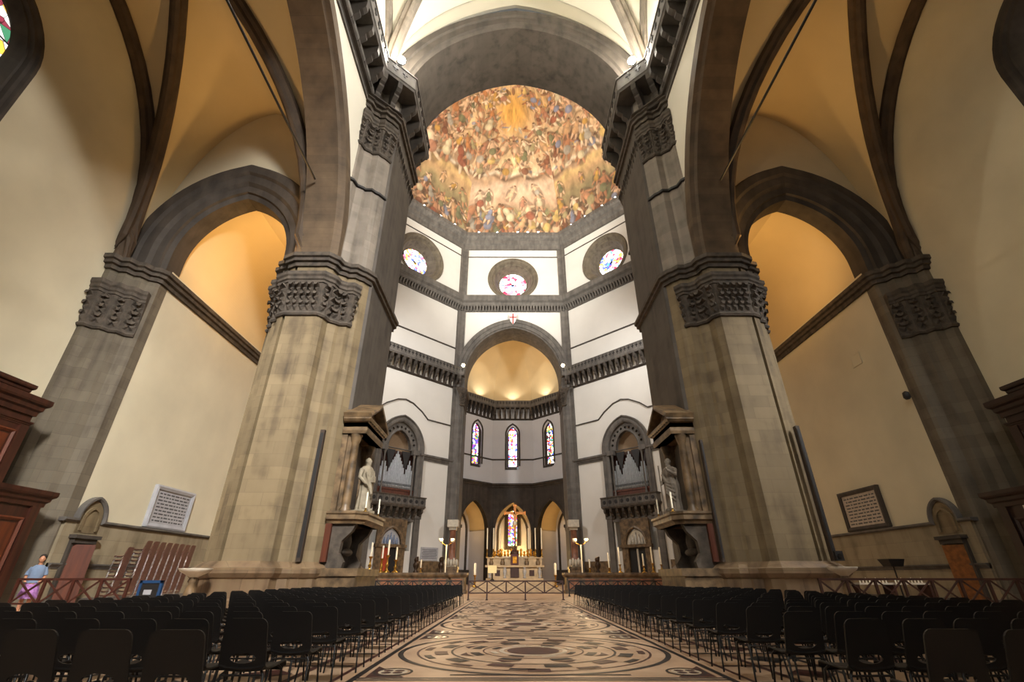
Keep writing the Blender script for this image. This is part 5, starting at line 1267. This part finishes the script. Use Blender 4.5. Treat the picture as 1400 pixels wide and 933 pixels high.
# ================================================================== CAMERA, WORLD, LIGHTS
cam = bpy.data.cameras.new('camera'); co = bpy.data.objects.new('camera', cam); COL.objects.link(co)
cam.sensor_width = 36; cam.lens = 628/1400*36; cam.clip_end = 500
co.location = (-0.4, 0, 1.15)
co.rotation_euler = (PI/2+math.radians(27.254), 0, -math.atan(2/628*math.cos(math.radians(27.25))))
SC.camera = co
wd = bpy.data.worlds.new('world'); SC.world = wd; wd.use_nodes = True
wd.node_tree.nodes['Background'].inputs['Color'].default_value = (.9, .95, 1, 1)
wd.node_tree.nodes['Background'].inputs['Strength'].default_value = .25
SC.view_settings.view_transform = 'Standard'; SC.view_settings.look = 'None'; SC.view_settings.exposure = 0; SC.view_settings.gamma = 1
SC.view_settings.use_curve_mapping = False
def light(kind, name, loc, energy, col, target=None, **kw):
    L = bpy.data.lights.new(name, kind); o = bpy.data.objects.new(name, L); COL.objects.link(o)
    o.location = loc; L.energy = energy; L.color = col
    for k, v in kw.items(): setattr(L, k, v)
    if target is not None: o.rotation_euler = (Vector(target)-Vector(loc)).to_track_quat('-Z', 'Y').to_euler()
    return o
WARM, SODIUM, DAY = (1, .78, .5), (1, .58, .2), (1, .975, .94)
for m in (1, -1):
    # floodlights on the gallery corners
    light('POINT', 'floodlight_glow', (-8.3*m, 20.3, 34.6), 4700, (1, .93, .8), shadow_soft_size=.35)
    # sodium lamps on the imposts: aisle vault and passage
    light('SPOT', 'aisle_lamp_glow', (-13.2*m, 21.0, 17.6), 2100, SODIUM, (-14.5*m, 15, 30), spot_size=1.7, spot_blend=.9, shadow_soft_size=.25)
    light('SPOT', 'passage_lamp_glow', (-14.3*m, 24.5, 17.4), 1700 if m > 0 else 1050, SODIUM, (-18*m, 27.5, 22.5), spot_size=2.6, spot_blend=.9, shadow_soft_size=.25)
    light('POINT', 'impost_lamp_glow', (-12.95*m, 20.42, 17.45), 60, SODIUM, shadow_soft_size=.08)
    # octagon floods standing on the north and south galleries
    light('SPOT', 'octagon_flood', (-20*m, 50, 36), 20000, DAY, (3*m, 77, 25), spot_size=2.2, spot_blend=1, shadow_soft_size=1.0)
    light('SPOT', 'dome_fill', (-19*m, 48, 50), 44000, (1, .93, .82), (5*m, 62, 94), spot_size=2.0, spot_blend=1, shadow_soft_size=1.0)  # unseen lamp, added for more even light on the dome
    light('SPOT', 'apse_flood', (-8*m, 80.9, 34.5), 1500, SODIUM, (3*m, 86, 42), spot_size=2.4, spot_blend=1, shadow_soft_size=.4)
# daylight through the nave oculi, stronger from the south
for y in (11, -9):
    light('AREA', 'south_oculus_daylight', (12.6, y, 41.2), 9600, DAY, (-20, y+4, 6), shape='DISK', size=3.6)
    light('AREA', 'north_oculus_daylight', (-12.6, y, 41.2), 260, DAY, (20, y+4, 6), shape='DISK', size=3.6)
for m, e in ((1, 260), (-1, 680)):
    light('AREA', 'aisle_window_daylight', (-22.4*m, 10.95, 18), e, DAY, (-12.5*m, 21, 6), shape='RECTANGLE', size=2.5, size_y=6, spread=1.1)
# west rose window behind the camera, first beam only
light('AREA', 'west_window_and_fill', (5, -17.5, 30), 4500, DAY, (-12, 21, 8), shape='DISK', size=6, spread=1.0)
light('AREA', 'west_window_and_fill', (-5, -17.5, 30), 230, DAY, (11, 21, 8), shape='DISK', size=6, spread=.9)  # added weak beam to brighten the right pier, no window of its own
light('POINT', 'altar_glow', (0, 95.0, 3.0), 2600, (1, .62, .2), shadow_soft_size=.4)
for m in (1, -1):
    light('SPOT', 'drum_fill', (-19*m, 44, 48), 46000, (1, .95, .84), (3*m, 76, 58), spot_size=1.3, spot_blend=1, shadow_soft_size=1.0)  # unseen lamp, added to brighten the upper drum walls
    light('POINT', 'chapel_lamp_glow', (-8.9*m, 91.2, 9.6), 160, SODIUM, shadow_soft_size=.3)
    light('POINT', 'torchere_glow', (-6*m, 43.2, 5.0), 900, (1, .7, .38), shadow_soft_size=.25)
for k in (-1, 0, 1):
    p = apse_frame(k)(0, 1.6, 34.3); q = apse_frame(k)(0, .4, 37)
    light('SPOT', 'apse_gallery_uplight', p, 260, (1, .92, .8), q, spot_size=2.2, spot_blend=.5, shadow_soft_size=.1)
